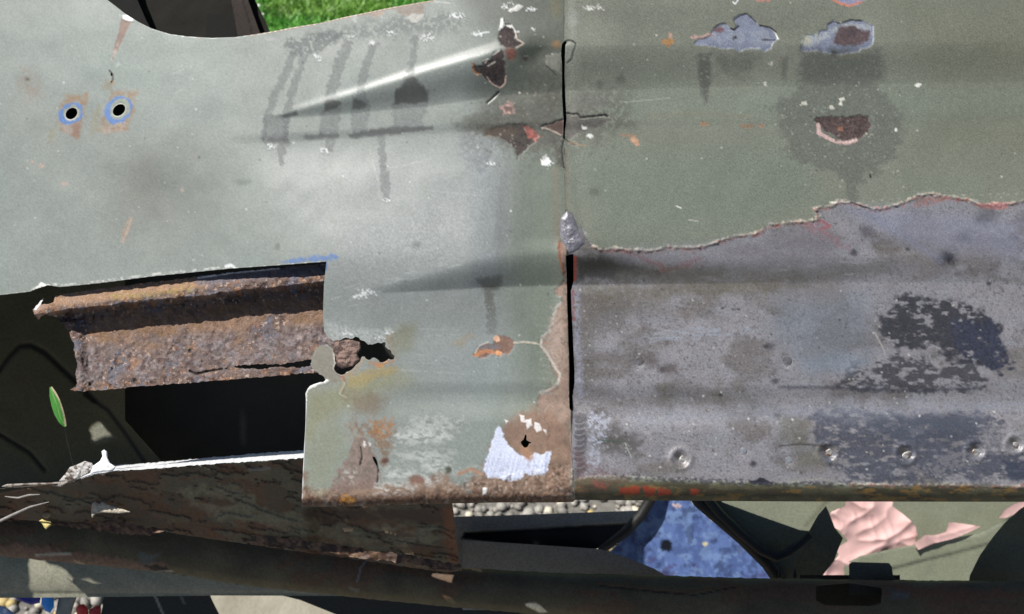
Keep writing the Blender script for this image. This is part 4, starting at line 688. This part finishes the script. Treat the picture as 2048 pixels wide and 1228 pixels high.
# torn, upstanding shard at the end of the shelf
s, o = lump('torn_shard', [(180, 948), (186, 932), (200, 922), (205, 912), (203, 903), (208, 899), (214, 903), (215, 916), (220, 926), (232, 934), (226, 942), (205, 944)], 4, -26, M_metal, shelf, (.9, .9, .92), near=True, st=1.5, metal=0, fall=6, rim=3)
s, o = lump('torn_shard', [(118, 962), (130, 948), (140, 934), (152, 930), (170, 922), (184, 926), (190, 936), (180, 946), (160, 956), (140, 966)], 5, -30, M_rust, shelf, (.5, .48, .46), near=True, col2=(.12, .09, .07), st=1.5, metal=0, fall=6, nz=4, rim=3)
s, o = lump('torn_shard', [(2, 973), (14, 968), (60, 966), (100, 965), (128, 963), (146, 960), (128, 970), (122, 974), (90, 970), (50, 971), (20, 975)], 3, -28, M_rust, shelf, (.32, .29, .26), near=True, col2=(.12, .09, .07), st=1.5, metal=0, fall=3, nz=2, rim=3)
tube_poly('torn_shard', [(0, 1042, -109), (25, 1030, -106), (60, 1014, -105), (98, 1004, -108)], [3.4, 3.2, 2.4, .8], (.30, .28, .26), M_rust, shelf)
tube_poly('torn_shard', [(10, 993, -113), (36, 996, -108), (58, 990, -108), (80, 989, -107)], [1, 2.2, 2.2, .8], (.30, .28, .26), M_rust, shelf)
# skirt below the shelf
def mk(s):
    f = (slice(None),)*2
    Yr = s.Y-.17*s.X; n = fbm(s.X, Yr, 15, 5, 61, 4.5); w_ = ss((s.X-180)/260)
    s.lay(f, ss((n-.50)/.05)*w_*.6, lin((92, 92, 74)), var=.4); s.lay(f, ss((fbm(s.X, Yr, 10, 4, 64, 3)-.58)/.05)*.6, lin((96, 60, 38)), var=.5); s.lay(f, ss(1-np.abs(n-.50)/.018)*.75, lin((20, 15, 11))); s.h += 5*ss((n-.5)/.02)
    s.pat([(350, 975), (470, 968), (505, 990), (520, 1010), (620, 1040), (720, 1050), (905, 1050), (915, 1090), (700, 1085), (560, 1060), (440, 1040), (380, 1010)], lin((128, 128, 106)), soft=8, wa=11, ws=16, a=.5, var=.4, sp=.42, sps=16, sx=3)
    s.pat([(410, 1000), (450, 998), (468, 1010), (440, 1014)], lin((80, 62, 48)), soft=4, wa=3); s.pat([(600, 1020), (905, 1015), (910, 1050), (760, 1040), (640, 1040)], lin((66, 50, 40)), soft=6, wa=5)
    s.pat([(886, 1015), (910, 1015), (920, 1136), (895, 1120)], lin((120, 72, 45)), soft=8, wa=4, a=.8); s.line([(780, 1078), (830, 1088), (905, 1098)], 1.5, lin((25, 22, 18)), wa=2)
    s.line([(500, 940), (540, 936)], 3, lin((120, 118, 116)), a=.8, wa=1.5); s.pat([(60, 980), (130, 985), (200, 1000), (140, 1020), (80, 1000)], lin((92, 90, 74)), soft=10, wa=8, a=.7)
    s.h += 5*(fbm(s.X, s.Y, 26, 4, 3, 2)-.5)-80*ss((s.X-606)/40)-1.5*np.clip(s.Y-np.interp(s.X, [-60, 0, 120, 230, 400, 610, 905, 930], [985, 982, 966, 942, 930, 917, 1003, 1010]), 0, 260)
SK = [(-60, 985), (0, 985), (60, 975), (120, 966), (150, 964), (178, 953), (230, 943), (300, 939), (400, 931), (500, 924), (610, 917), (905, 1005), (910, 1050), (914, 1090), (921, 1140), (900, 1146), (760, 1126), (620, 1106), (480, 1086), (300, 1060), (120, 1044), (0, 1038), (-60, 1032)]
steel(SK, -26, 'inner_skirt', lin((78, 66, 52)), step=2.5, rust=.6, marks=mk, rim=5, jg=.8, near=1)
def mk(s): s.h += 6*(fbm(s.X, s.Y, 14, 3, 8)-.5); s.lay((slice(None),)*2, ss((fbm(s.X, s.Y, 10, 3, 4)-.5)/.1)*.7, lin((120, 92, 70)), var=.6)
steel([(300, 1040), (420, 1050), (560, 1072), (700, 1094), (800, 1108), (924, 1130), (922, 1142), (800, 1126), (700, 1112), (600, 1098), (500, 1084), (380, 1062), (300, 1056)], -250, 'rust_seam', lin((66, 46, 34)), near=1, step=2, jg=2.5, rim=4, marks=mk, nz=6, nzs=20)
steel([(-40, 1012), (60, 1008), (120, 1020), (180, 1040), (260, 1046), (330, 1060), (300, 1072), (200, 1062), (120, 1052), (60, 1040), (-40, 1044)], -165, 'rust_seam', lin((84, 58, 42)), near=1, step=2, jg=3, rim=4, marks=mk, nz=8, nzs=18)
# lower rail: a long rolled tube
TOPR = [(-60, 1018), (0, 1024), (120, 1030), (300, 1046), (480, 1072), (620, 1092), (760, 1112), (920, 1135), (1100, 1145), (1300, 1150), (1500, 1156), (1640, 1158), (1800, 1160), (2120, 1164)]
BOTR = [(-60, 1108), (0, 1112), (180, 1130), (340, 1146), (480, 1170), (700, 1194), (900, 1214), (1200, 1240), (1500, 1290), (2120, 1300)]
R = Sheet(-60, 1010, 2120, 1300, 3, lin((82, 74, 54)), .65)
R.clip(jag([p for p in TOPR]+[p for p in BOTR[::-1]], 9, .9, 5))
X, Y = R.X, R.Y; t = np.clip((Y-interp(TOPR, X))/(interp(BOTR, X)-interp(TOPR, X)), 0, 1)
R.h = zb(X, Y)-interp([(0, 428), (500, 435), (1000, 460), (1400, 520), (2200, 520)], X) + 46*np.sqrt(np.clip(1-(2*t-1)**2, .0, 1)) + 4*(fbm(X, Y, 30, 3, 4)-.5)
R.c *= (1+.5*(fbm(X, Y, 60, 4, 6)-.5)*2)[..., None]
m = ss((fbm(X, Y, 50, 4, 16, 2)-.52)/.08)*.6; R.lay((slice(None),)*2, m, lin((92, 62, 42)), var=.5)
m = ss((t-.80)/.1)*.6; R.lay((slice(None),)*2, m, lin((100, 92, 62)), var=.4, vs=12)
R.pat([(-20, 1085), (60, 1090), (200, 1110), (330, 1128), (330, 1146), (180, 1132), (0, 1115)], lin((118, 88, 74)), soft=5, wa=8, ws=8, a=.85, h=3, var=.6)
R.line([(74, 1110), (120, 1108), (140, 1107)], 2.6, lin((165, 158, 145)), wa=1.5, h=2); R.line([(150, 1122), (168, 1130)], 1.8, lin((170, 150, 120)), wa=1, h=1); R.pat([(290, 1130), (320, 1130), (346, 1141), (310, 1142)], lin((14, 12, 10)), soft=2, h=-4)
R.line([(300, 1145), (345, 1142)], 1.2, lin((165, 150, 140))); R.pat([(270, 1105), (315, 1110), (300, 1130), (280, 1125)], lin((84, 88, 84)), soft=5, wa=5)
R.line([(732, 1122), (722, 1134), (718, 1150), (714, 1164)], 1.4, lin((120, 120, 122)), wa=.4); R.line([(700, 1176), (716, 1182)], 3, lin((110, 106, 92)), soft=3)
R.pat([(1050, 1208), (1066, 1204), (1084, 1212), (1094, 1222), (1080, 1226), (1060, 1216)], lin((235, 220, 190)), soft=1.5, wa=1, h=2, var=.15)
R.line([(920, 1135), (940, 1136), (960, 1141)], 2.6, lin((190, 150, 110)), wa=1, h=1); R.line([(1200, 1166), (1360, 1186), (1480, 1172)], 3, lin((96, 66, 42)), wa=3, sp=.4); R.line([(1200, 1172), (1300, 1182), (1390, 1190), (1470, 1174)], 1.2, lin((14, 12, 10)), wa=1, h=-2)
R.pat([(1780, 1170), (2020, 1180), (2120, 1200), (1900, 1200), (1790, 1192)], lin((104, 66, 44)), soft=8, wa=6, a=.8); R.pat([(1780, 1180), (1820, 1184), (1816, 1198), (1782, 1196)], lin((84, 88, 90)), soft=4, wa=2, a=.7)
R.cut([(1632, 1172), (1700, 1166), (1764, 1176), (1762, 1206), (1740, 1212), (1650, 1210), (1632, 1200)])
rail = R.build('chassis_rail', M_dark, car, 5, (.03, .025, .02)); rail['label'] = 'long dark rolled rail with brown rust along the bottom'
steel([(1600, 1150), (1800, 1150), (1800, 1230), (1600, 1230)], -640, 'dark_backing', (.015, .014, .012), rim=0)  # dark sheet added behind the rail's notch to keep it black
# lower grey member with the sunlit patch
def mk(s):
    t = (s.Y-1110)/80; s.h += 11*np.sqrt(np.clip(1-(2*np.clip(t, 0, 1)-.9)**2, 0, 1)); s.c *= (.9+.3*(fbm(s.X, s.Y, 12, 3, 4)))[..., None]
steel([(-120, 1085), (340, 1100), (760, 1150), (760, 1192), (420, 1191), (200, 1194), (-120, 1197)], -720, 'inner_rail', lin((138, 136, 120)), marks=mk, step=2.5, rim=30, mot=.12, rough=.55)
# dark sheet added for the shade under the rail, with openings, and the dark bay behind the opening
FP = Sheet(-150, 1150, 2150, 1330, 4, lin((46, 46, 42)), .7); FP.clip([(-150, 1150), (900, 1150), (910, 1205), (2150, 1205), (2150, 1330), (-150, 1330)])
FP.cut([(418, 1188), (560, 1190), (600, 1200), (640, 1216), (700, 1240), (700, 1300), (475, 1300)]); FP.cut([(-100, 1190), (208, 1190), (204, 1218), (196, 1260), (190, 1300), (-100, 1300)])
FP.h -= 880; FP.line([(310, 1192), (326, 1228), (340, 1270)], 2, lin((150, 148, 140))); FP.line([(362, 1192), (368, 1206)], 2.5, lin((110, 112, 110)), a=.8); fp = FP.build('shade_sheet', M_dark, car, 10)
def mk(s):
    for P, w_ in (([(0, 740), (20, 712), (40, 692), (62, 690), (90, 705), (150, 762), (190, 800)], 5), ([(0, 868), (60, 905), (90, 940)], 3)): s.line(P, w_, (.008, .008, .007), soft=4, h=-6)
    s.pat(SUN_PATCH, lin((150, 152, 140)), soft=6, wa=2, a=.5); s.line([(170, 790), (215, 820), (250, 866), (300, 940)], 4, (.008, .008, .007), soft=3); s.pat([(0, 900), (40, 920), (90, 965), (0, 975)], lin((70, 72, 64)), soft=6, wa=4, a=.5)  # first patch: the sun patch's brightness is also put into the colour
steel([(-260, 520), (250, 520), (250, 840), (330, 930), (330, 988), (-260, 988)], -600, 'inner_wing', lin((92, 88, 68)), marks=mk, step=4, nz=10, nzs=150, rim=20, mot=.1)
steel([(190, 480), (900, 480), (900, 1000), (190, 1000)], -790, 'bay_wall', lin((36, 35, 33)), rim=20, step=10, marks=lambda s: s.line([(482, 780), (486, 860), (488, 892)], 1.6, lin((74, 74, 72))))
# pale scraps and a made-up sun wedge lying or hanging about the dark opening
def flake(name, P, z, col, label, cat, mat=M_rust, hgt=3, nz=2, seed=0, col2=None):
    s, o = lump(name, P, hgt, z, mat, None, col, st=1.5, metal=0, fall=5, nz=nz, seed=seed, col2=col2, rim=2, rough=.7, var=.2, near=z > -200); return tag(o, label, cat)
flake('sun_wedge', [(184, 1006), (191, 1002), (198, 1008), (205, 1003), (214, 1008), (240, 1016), (262, 1024), (240, 1027), (205, 1025), (192, 1027), (184, 1036), (182, 1024)], -100, lin((188, 178, 160)), 'pale wedge added as a patch of sun on the rusty skirt below the glaring flange', 'sun patch', seed=3)  # pale wedge added in place of a sun patch
s_, o_ = lump('dry_leaf', [(78, 1042), (84, 1038), (92, 1042), (102, 1044), (103, 1050), (96, 1055), (92, 1059), (88, 1054), (84, 1047)], 3, -100, M_rust, None, lin((225, 205, 130)), st=1.5, metal=0, fall=3, rim=1.5, var=.15, near=True); tag(o_, 'small curled yellow dry leaf scrap caught on the rusty skirt', 'leaf scrap')
flake('rust_flake', [(84, 1028), (92, 1024), (102, 1026), (100, 1032), (94, 1037), (86, 1034)], -104, lin((160, 140, 110)), 'tan rust flake just above the yellow leaf scrap', 'rust flake', seed=5)
flake('rust_flake', [(684, 1056), (694, 1053), (708, 1054), (706, 1062), (690, 1064)], -205, lin((190, 160, 125)), 'tan flake under the torn corner in the middle of the rusty skirt', 'rust flake', seed=6)
s_, o_ = lump('rusty_scrap', [(668, 684), (684, 680), (702, 679), (720, 684), (722, 698), (714, 708), (720, 720), (706, 732), (684, 737), (672, 730), (669, 708)], 4, -14, M_rust, car, lin((128, 104, 94)), col2=lin((84, 66, 60)), near=True, st=1.5, metal=0, fall=7, nz=5, nzs=9, rim=4)
# green leaf
lf = thing('green_leaf', 'narrow bright green leaf standing against the dark opening', 'leaf')
s = Sheet(94, 768, 140, 858, 1.5, lin((62, 122, 44)), .55); s.clip([(99, 774), (104, 773), (112, 784), (120, 800), (127, 820), (132, 840), (133, 852), (128, 854), (118, 845), (109, 830), (103, 812), (99, 792)])
s.h = -100+5*np.sin((s.X-99)/12.); mid = [(101, 774), (112, 806), (120, 836), (130, 852)]; s.line([(104, 774), (118, 796), (128, 824), (132, 850)], 2.4, lin((190, 165, 140)), soft=1.5)
s.line(mid, 1.0, lin((100, 160, 78)), h=-1.5); s.lay((slice(None),)*2, ss((fbm(s.X, s.Y, 16, 2, 3)-.5)/.1)*.5, lin((60, 130, 40))); s.build('blade', painted('leaf_green', 900, .1, .1), lf, 1)
tube_poly('stalk', [(129, 851, -100), (134, 880, -104), (146, 930, -106), (150, 952, -106)], .6, (.02, .025, .012), M_dark, lf)

# ================================================================ view under the panel, right side
inner = car
def mk(s):
    s.pat([(930, 1066), (1100, 1056), (1250, 1046), (1250, 1098), (1140, 1098), (1040, 1090), (925, 1076)], (.006, .006, .006), soft=3, wa=.5, h=-26); s.line([(955, 1120), (990, 1122), (1000, 1118)], 2.5, (.02, .02, .02), soft=2)  # first patch: the recess's blackness is put into the colour
    s.blob(1070, 1086, 8, 3, (.1, .1, .1), soft=3)
steel([(880, 1034), (1000, 1031), (1276, 1021), (1240, 1060), (1190, 1100), (1180, 1200), (880, 1200)], -600, 'side_rail', lin((150, 146, 140)), marks=mk, step=3, rim=40, mot=.1, nz=2)
steel([(1345, 1160), (1310, 1138), (1262, 1118), (1200, 1098), (1050, 1088), (925, 1080), (925, 1220), (1400, 1220)], -560, 'side_rail', lin((150, 146, 140)), rim=10, mot=.1, step=3, nz=2)
bp = thing('triangular_sheet', 'mottled blue triangular steel panel with a black rubber seal under the bare panel', 'blue panel')
BPm = painted('blue_paint', 600, .15, .3, 500, .0004)
s = plate([(1306, 985), (1372, 985), (1384, 1006), (1420, 1040), (1462, 1066), (1500, 1104), (1536, 1140), (1542, 1180), (1180, 1180), (1215, 1106), (1262, 1066), (1290, 1030)], -1650, 'sheet', None, None, step=2.5, col=lin((92, 114, 166)), nz=3, rough=.45)
f = (slice(None),)*2; X, Y = s.X, s.Y
s.lay(f, ss((fbm(X, Y, 18, 4, 5)-.5)/.1)*.5, lin((60, 76, 124))); s.lay(f, ss((fbm(X, Y, 14, 4, 15)-.55)/.08)*.5, lin((124, 150, 192))); s.lay(f, ss((fbm(X, Y, 16, 4, 25)-.60)/.09)*.55, lin((34, 42, 74))); s.lay(f, ss((fbm(X, Y, 22, 3, 35)-.62)/.1)*ss((Y-1090)/40)*.6, lin((66, 50, 90)))
s.blob(1331, 1092, 12, 11, lin((16, 18, 30)), soft=2.5); s.blob(1300, 1076, 8, 9, lin((20, 24, 46)), soft=5, wa=5, a=.8); s.blob(1354, 1012, 6, 5, lin((235, 200, 165)), soft=2, h=2); s.blob(1412, 1088, 4, 4, lin((200, 190, 150)), soft=2)
s.build('sheet', BPm, bp, 8, (.05, .06, .1))
M_rub = plain('black_rubber', (.006, .006, .006), (.012, .012, .012), 80, .55, .2)
tube_poly('rubber_seal', [(1308, 960, -1600), (1300, 1000, -1600), (1282, 1030, -1600), (1252, 1062, -1600), (1222, 1084, -1600), (1196, 1098, -1600)], 22, (.02,)*3, M_rub, bp, seg=10)
tube_poly('rubber_seal', [(1372, 960, -680), (1400, 1003, -680), (1444, 1040, -680), (1488, 1078, -680), (1536, 1126, -680), (1566, 1170, -680)], 20, (.02,)*3, M_rub, bp, seg=10)
OL = lin((118, 122, 104))
steel([(1385, 960), (1420, 960), (1444, 1004), (1520, 1032), (1600, 1060), (1618, 1062), (1590, 1130), (1600, 1200), (1570, 1200), (1530, 1128), (1480, 1075), (1430, 1035), (1390, 1004)], -700, 'inner_panel', lin((104, 108, 92)), rim=8, mot=.12, step=4)  # added sheet, stands in for the shaded part of the panel behind
tube_poly('rubber_seal', [(1404, 985, -650), (1440, 1028, -650), (1480, 1066, -650), (1520, 1100, -650), (1552, 1116, -650), (1576, 1106, -650), (1600, 1088, -650), (1620, 1070, -650)], 13, (.02,)*3, M_rub, car, seg=8)['label'] = 'black rubber seal bent in a V'
steel([(1652, 1012), (1660, 1030), (1670, 1056), (1686, 1076), (1676, 1100), (1668, 1122), (1646, 1150), (1640, 1190), (1560, 1190), (1566, 1140), (1590, 1110), (1618, 1062), (1636, 1030)], -740, 'inner_panel', lin((98, 100, 86)), rim=8, mot=.12, step=4, tilt=(.3, 0))
def mk(s): s.line([(1655, 1000), (1630, 1030), (1612, 1050)], 3, lin((96, 100, 84)), soft=4)
steel([(1360, 940), (2150, 940), (2150, 1200), (1560, 1200), (1620, 1064), (1600, 1060), (1520, 1032), (1436, 1002)], -1900, 'inner_panel', lin((128, 132, 114)), rim=10, mot=.08, step=5, nz=6, nzs=120, marks=mk)
def mk(s): s.line([(1780, 1138), (1850, 1120), (1900, 1108), (1960, 1092), (2050, 1070)], 2.4, lin((60, 58, 48)), wa=1.2, h=-1, soft=4); s.line([(1690, 1130), (1720, 1112), (1800, 1094), (1960, 1070), (2000, 1048)], 3, lin((150, 152, 134)), soft=3)
steel([(1688, 1128), (1720, 1112), (1800, 1094), (1880, 1082), (1960, 1066), (2010, 1040), (2060, 1012), (2150, 980), (2150, 1220), (1690, 1220)], -1760, 'inner_panel', lin((124, 128, 108)), rim=10, mot=.08, step=4, marks=mk)
steel([(1928, 1220), (1940, 1150), (1960, 1110), (1985, 1075), (2010, 1045), (2040, 1018), (2070, 1000), (2150, 970), (2150, 1220)], -660, 'inner_panel', lin((84, 84, 66)), rim=10, mot=.12, step=4)  # added sheet, stands in for a curved cast shadow
br = steel([(1698, 1128), (1704, 1124), (1778, 1126), (1784, 1134), (1786, 1150), (1796, 1160), (1796, 1190), (1698, 1190)], -560, 'bracket', lin((66, 68, 60)), rim=20, step=3, mot=.1)
for x in (1560, 1590): lump('clip', [(x-4, 1150), (x, 1136), (x+5, 1150), (x+4, 1158), (x-4, 1158)], 3, -640, M_dark, car, (.015,)*3, st=1.5, metal=0)
# pink cloth, crumpled
M_pink = plain('pink_paper', (.60, .36, .34), (.66, .42, .40), 30, .8, .15)
def crumple(name, P, z, seed, amp, label, parent=None, step=2.5, sc=1.0):
    P = np.array(P, float); s = Sheet(*(P.min(0)-4), *(P.max(0)+4), step, (.66, .42, .40), .8); s.clip(P); X, Y = s.X, s.Y
    g = np.random.RandomState(seed); n = int(np.prod(P.max(0)-P.min(0))/500*sc)+5; cx = P[:, 0].min()+np.ptp(P[:, 0])*g.rand(n); cy = P[:, 1].min()+np.ptp(P[:, 1])*g.rand(n); hh = g.rand(n)*amp
    gx, gy = g.randn(n)*.55, g.randn(n)*.55; best = 0
    for i, (an, sc2, am) in enumerate(((.7, 46, 1.0), (2.2, 34, .75), (1.2, 24, .35), (2.9, 16, .16))):     # sharp creases running several ways
        wx_ = X+14*(fbm(X, Y, 40, 2, seed+i)-.5); wy_ = Y+14*(fbm(X, Y, 40, 2, seed+9+i)-.5)
        u_ = wx_*math.cos(an)+wy_*math.sin(an); v_ = -wx_*math.sin(an)+wy_*math.cos(an)
        best = best+am*(1-np.abs(2*vn(u_/sc2, v_/(sc2*2.6), seed+20+i)-1)**.8)
    s.h = z+amp*2.0*(best-1.2); s.c *= (.95+.1*fbm(X, Y, 20, 2, seed))[..., None]
    o = s.build(name, painted(name+'_pink', 400, .04, .1, 300), parent, 4); tag(o, label, 'cloth'); return o
crumple('pink_cloth', [(1640, 1160), (1650, 1140), (1668, 1122), (1678, 1110), (1672, 1098), (1690, 1084), (1700, 1086), (1688, 1072), (1678, 1060), (1664, 1052), (1656, 1040), (1662, 1024), (1690, 1012), (1694, 990), (1790, 990), (1784, 1012), (1806, 1028), (1820, 1040), (1832, 1054), (1836, 1074), (1828, 1086), (1830, 1100),
        (1790, 1106), (1740, 1120), (1700, 1134), (1690, 1160)], -1785, 5, 20, 'large crumpled pink cloth lying on the inner bodywork under the bare panel')
crumple('pink_cloth', [(1828, 1086), (1850, 1070), (1870, 1070), (1892, 1064), (1898, 1044), (1930, 1048), (1962, 1053), (1930, 1068), (1904, 1078), (1870, 1086), (1836, 1100)], -1740, 8, 10, 'pointed pink cloth corner to the right of the large crumpled cloth', step=2)
crumple('pink_cloth', [(1998, 1036), (2008, 1020), (2030, 1006), (2060, 1000), (2100, 990), (2100, 1000), (2050, 1018), (2030, 1028), (2010, 1036)], -1740, 9, 8, 'small scrap of pink cloth at the far right edge', step=2)

# ================================================================ ground, lawn, gravel
def ray_ground(px, py):
    d = Fv+((px-1024)/FPX)*Rv+((614-py)/FPX)*Uv; return CAM+d*(-CAM[2]/d[2])
M_soil = plain('lawn_soil', (.09, .18, .03), (.14, .27, .05), 3, .9, .5)
V = [(-40, 1.9, 0), (40, 1.9, 0), (40, 80, 0), (-40, 80, 0)]; g1 = mesh('lawn', V, [[0, 1, 2, 3]], M_soil); tag(g1, kind='structure')
M_gr = plain('gravel_bed', (.10, .095, .085), (.2, .19, .17), 60, .9, .6)
V = [(-40, -30, 0), (40, -30, 0), (40, 1.9, 0), (-40, 1.9, 0)]; g2 = mesh('gravel_ground', V, [[0, 1, 2, 3]], M_gr); tag(g2, kind='structure')
M_grass = bpy.data.materials.new('grass_blades'); M_grass.use_nodes = True; N = M_grass.node_tree.nodes; L = M_grass.node_tree.links
at = N.new('ShaderNodeAttribute'); at.attribute_name = 'col'; L.new(at.outputs['Color'], N['Principled BSDF'].inputs['Base Color']); N['Principled BSDF'].inputs['Roughness'].default_value = .5
g = np.random.RandomState(3); n = 110000
bx = -1.9+3.0*g.rand(n); by = 2.1+3.0*g.rand(n); ang = g.rand(n)*np.pi*2; hh = .012+.022*g.rand(n); wd = .0035+.003*g.rand(n); le = .02*g.randn(n, 2)
ca, sa = np.cos(ang), np.sin(ang); z0 = np.zeros(n)
p0 = np.c_[bx-ca*wd, by-sa*wd, z0]; p1 = np.c_[bx+ca*wd, by+sa*wd, z0]; p2 = np.c_[bx+le[:, 0], by+le[:, 1], hh]
V = np.stack([p0, p1, p2], 1).reshape(-1, 3); Fq = np.arange(3*n).reshape(-1, 3)
nn = fbm(bx, by, .35, 3, 4); c = np.array((.12, .34, .05))*(.6+.9*g.rand(n, 1)); yl = (nn > .58)[:, None]; c = np.where(yl, c*np.array((1.35, .95, 1.0)), c); c = c*(.7+.6*fbm(bx, by, .12, 2, 9)[:, None])
o = mesh('grass', V, Fq, M_grass, None, np.repeat(c, 3, 0), smooth=False); tag(o, 'short mown green grass of the lawn beyond the panel', 'grass', 'stuff')
# a few white petals on the lawn
M_pet = plain('petal', (.6, .6, .5), (.75, .75, .66), 200, .7, .1)
for i, (x, y, lab) in enumerate([(518, 32, 'small pale petal on the lawn, upper one close to the dark post'), (524, 50, 'small pale petal on the lawn, lower one close to the dark post'), (590, 6, 'small pale petal on the lawn at the top, farther right of the post')]):
    p = ray_ground(x, y); a = np.linspace(0, 6.28, 8)[:-1]; r = .011*(1+.3*np.sin(a*3+i)); V = np.r_[[[p[0], p[1], .048]], np.c_[p[0]+r*1.4*np.cos(a), p[1]+r*np.sin(a), .042+.004*np.cos(2*a)]]
    tag(mesh('petal', V, [[0, k+1, (k+1) % 7+1] for k in range(7)], M_pet), lab, 'petal')
# gravel stones
M_st = plain('stone', (.2, .19, .17), (.34, .32, .29), 25, .85, .5)
ico = [(0, 0, 1), (.89, 0, .45), (.28, .85, .45), (-.72, .53, .45), (-.72, -.53, .45), (.28, -.85, .45), (.72, .53, -.45), (-.28, .85, -.45), (-.89, 0, -.45), (-.28, -.85, -.45), (.72, -.53, -.45), (0, 0, -1)]
icf = [(0, 1, 2), (0, 2, 3), (0, 3, 4), (0, 4, 5), (0, 5, 1), (1, 6, 2), (2, 7, 3), (3, 8, 4), (4, 9, 5), (5, 10, 1), (6, 7, 2), (7, 8, 3), (8, 9, 4), (9, 10, 5), (10, 6, 1), (11, 7, 6), (11, 8, 7), (11, 9, 8), (11, 10, 9), (11, 6, 10)]
n = 14000; ico = np.array(ico); cx = -.9+1.9*g.rand(n); cy = .45+1.25*g.rand(n); r = .004+.008*g.rand(n)**1.5
sc_ = np.stack([r*(.7+.6*g.rand(n)), r*(.7+.6*g.rand(n)), r*(.5+.4*g.rand(n))], 1)
V = (ico[None]*(1+.25*(g.rand(n, 12, 1)-.5)))*sc_[:, None]; an = g.rand(n)*6.28; c_, s_ = np.cos(an)[:, None], np.sin(an)[:, None]
V = np.stack([V[..., 0]*c_-V[..., 1]*s_+cx[:, None], V[..., 0]*s_+V[..., 1]*c_+cy[:, None], V[..., 2]+(r*.6)[:, None]], -1).reshape(-1, 3)
Fq = (np.array(icf)[None]+12*np.arange(n)[:, None, None]).reshape(-1, 3); k = g.rand(n, 1)
c = np.array((.30, .28, .25))*(.7+.6*g.rand(n, 1)); c = np.where(k > .9, np.array((.62, .56, .44)), c); c = np.where(k < .06, np.array((.5, .38, .16)), c)
M_sv = painted('gravel_stone', 300, .3, .5, 300, .001); o = mesh('gravel', V, Fq, M_sv, None, np.repeat(c, 12, 0)); tag(o, 'grey and tan gravel glimpsed below the lower edge', 'gravel', 'stuff')
# concrete slab under the car
p = [ray_ground(x, y) for x, y in ((400, 1150), (760, 1150), (760, 1400), (430, 1400))]; 
V = [(q_[0], q_[1], .03) for q_ in p]+[(q_[0], q_[1], -.01) for q_ in p]
sl = mesh('concrete_slab', V, [[3, 2, 1, 0], [0, 1, 5, 4], [1, 2, 6, 5], [2, 3, 7, 6], [3, 0, 4, 7]], plain('concrete', (.22, .20, .15), (.32, .30, .24), 25, .9, .6, .004, lo_=.3, hi=.7), smooth=False); tag(sl, kind='structure')
# post beyond the curved edge
post = thing('post', 'dark olive brown upright post with a black recess beyond the curved edge', 'post')
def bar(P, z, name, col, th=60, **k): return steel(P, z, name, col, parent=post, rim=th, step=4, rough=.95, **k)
bar([(180, -120), (470, -120), (500, -20), (530, 40), (560, 110), (180, 110)], -900, 'face', (.010, .009, .006), mot=.15, nz=5)  # near-black colour carries the shade the post stands in
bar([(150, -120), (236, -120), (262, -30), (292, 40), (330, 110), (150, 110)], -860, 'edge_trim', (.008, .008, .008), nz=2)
bar([(414, 28), (470, 28), (476, 110), (410, 110)], -885, 'recess', (.006, .006, .005), th=8, nz=0)  # black sheet on the face, stands in for the shade of a recess
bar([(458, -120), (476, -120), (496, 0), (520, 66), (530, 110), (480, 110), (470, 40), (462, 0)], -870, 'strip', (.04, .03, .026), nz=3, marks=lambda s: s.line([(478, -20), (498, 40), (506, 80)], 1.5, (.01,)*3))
# small things on the ground under the lower rail
def pebble(name, P, z, col, label, cat, col2=None, parent=None, hg=10, rough=.35):
    s, o = lump(name, P, hg, z, painted(name+'_gloss', 200, .05, .05), parent, col, st=2, metal=0, fall=12, nz=2, nzs=12, rough=rough, var=.15, col2=col2, rim=20); 
    if label: tag(o, label, cat)
    return o
pebble('blue_rag', [(20, 1190), (82, 1190), (80, 1206), (62, 1210), (40, 1202)], -900, lin((60, 62, 160)), 'dark blue rag under the rail at the lower left', 'rag')
pebble('plastic_tub', [(84, 1188), (108, 1188), (108, 1214), (100, 1226), (90, 1222), (82, 1208)], -880, lin((50, 150, 245)), 'bright light blue plastic tub under the rail between rag and strap', 'tub')
pebble('bottle', [(-10, 1208), (12, 1214), (30, 1228), (34, 1250), (-10, 1250)], -850, lin((150, 175, 220)), 'pale blue and white bottle in the bottom left corner', 'bottle', (.8, .8, .85))
pebble('grey_strap', [(118, 1188), (156, 1188), (146, 1215), (138, 1250), (104, 1250), (112, 1222)], -900, lin((150, 150, 142)), 'light grey strap between the blue cap and the red caps', 'strap')
pebble('red_cap', [(152, 1216), (158, 1209), (168, 1208), (176, 1216), (176, 1230), (165, 1240), (154, 1232)], -880, lin((205, 50, 45)), 'round red cap, left one of two, beside the grey strap', 'cap')
pebble('red_cap', [(178, 1220), (190, 1212), (202, 1210), (202, 1250), (180, 1250)], -880, lin((170, 36, 34)), 'flat sided darker red cap, right one of two', 'cap')
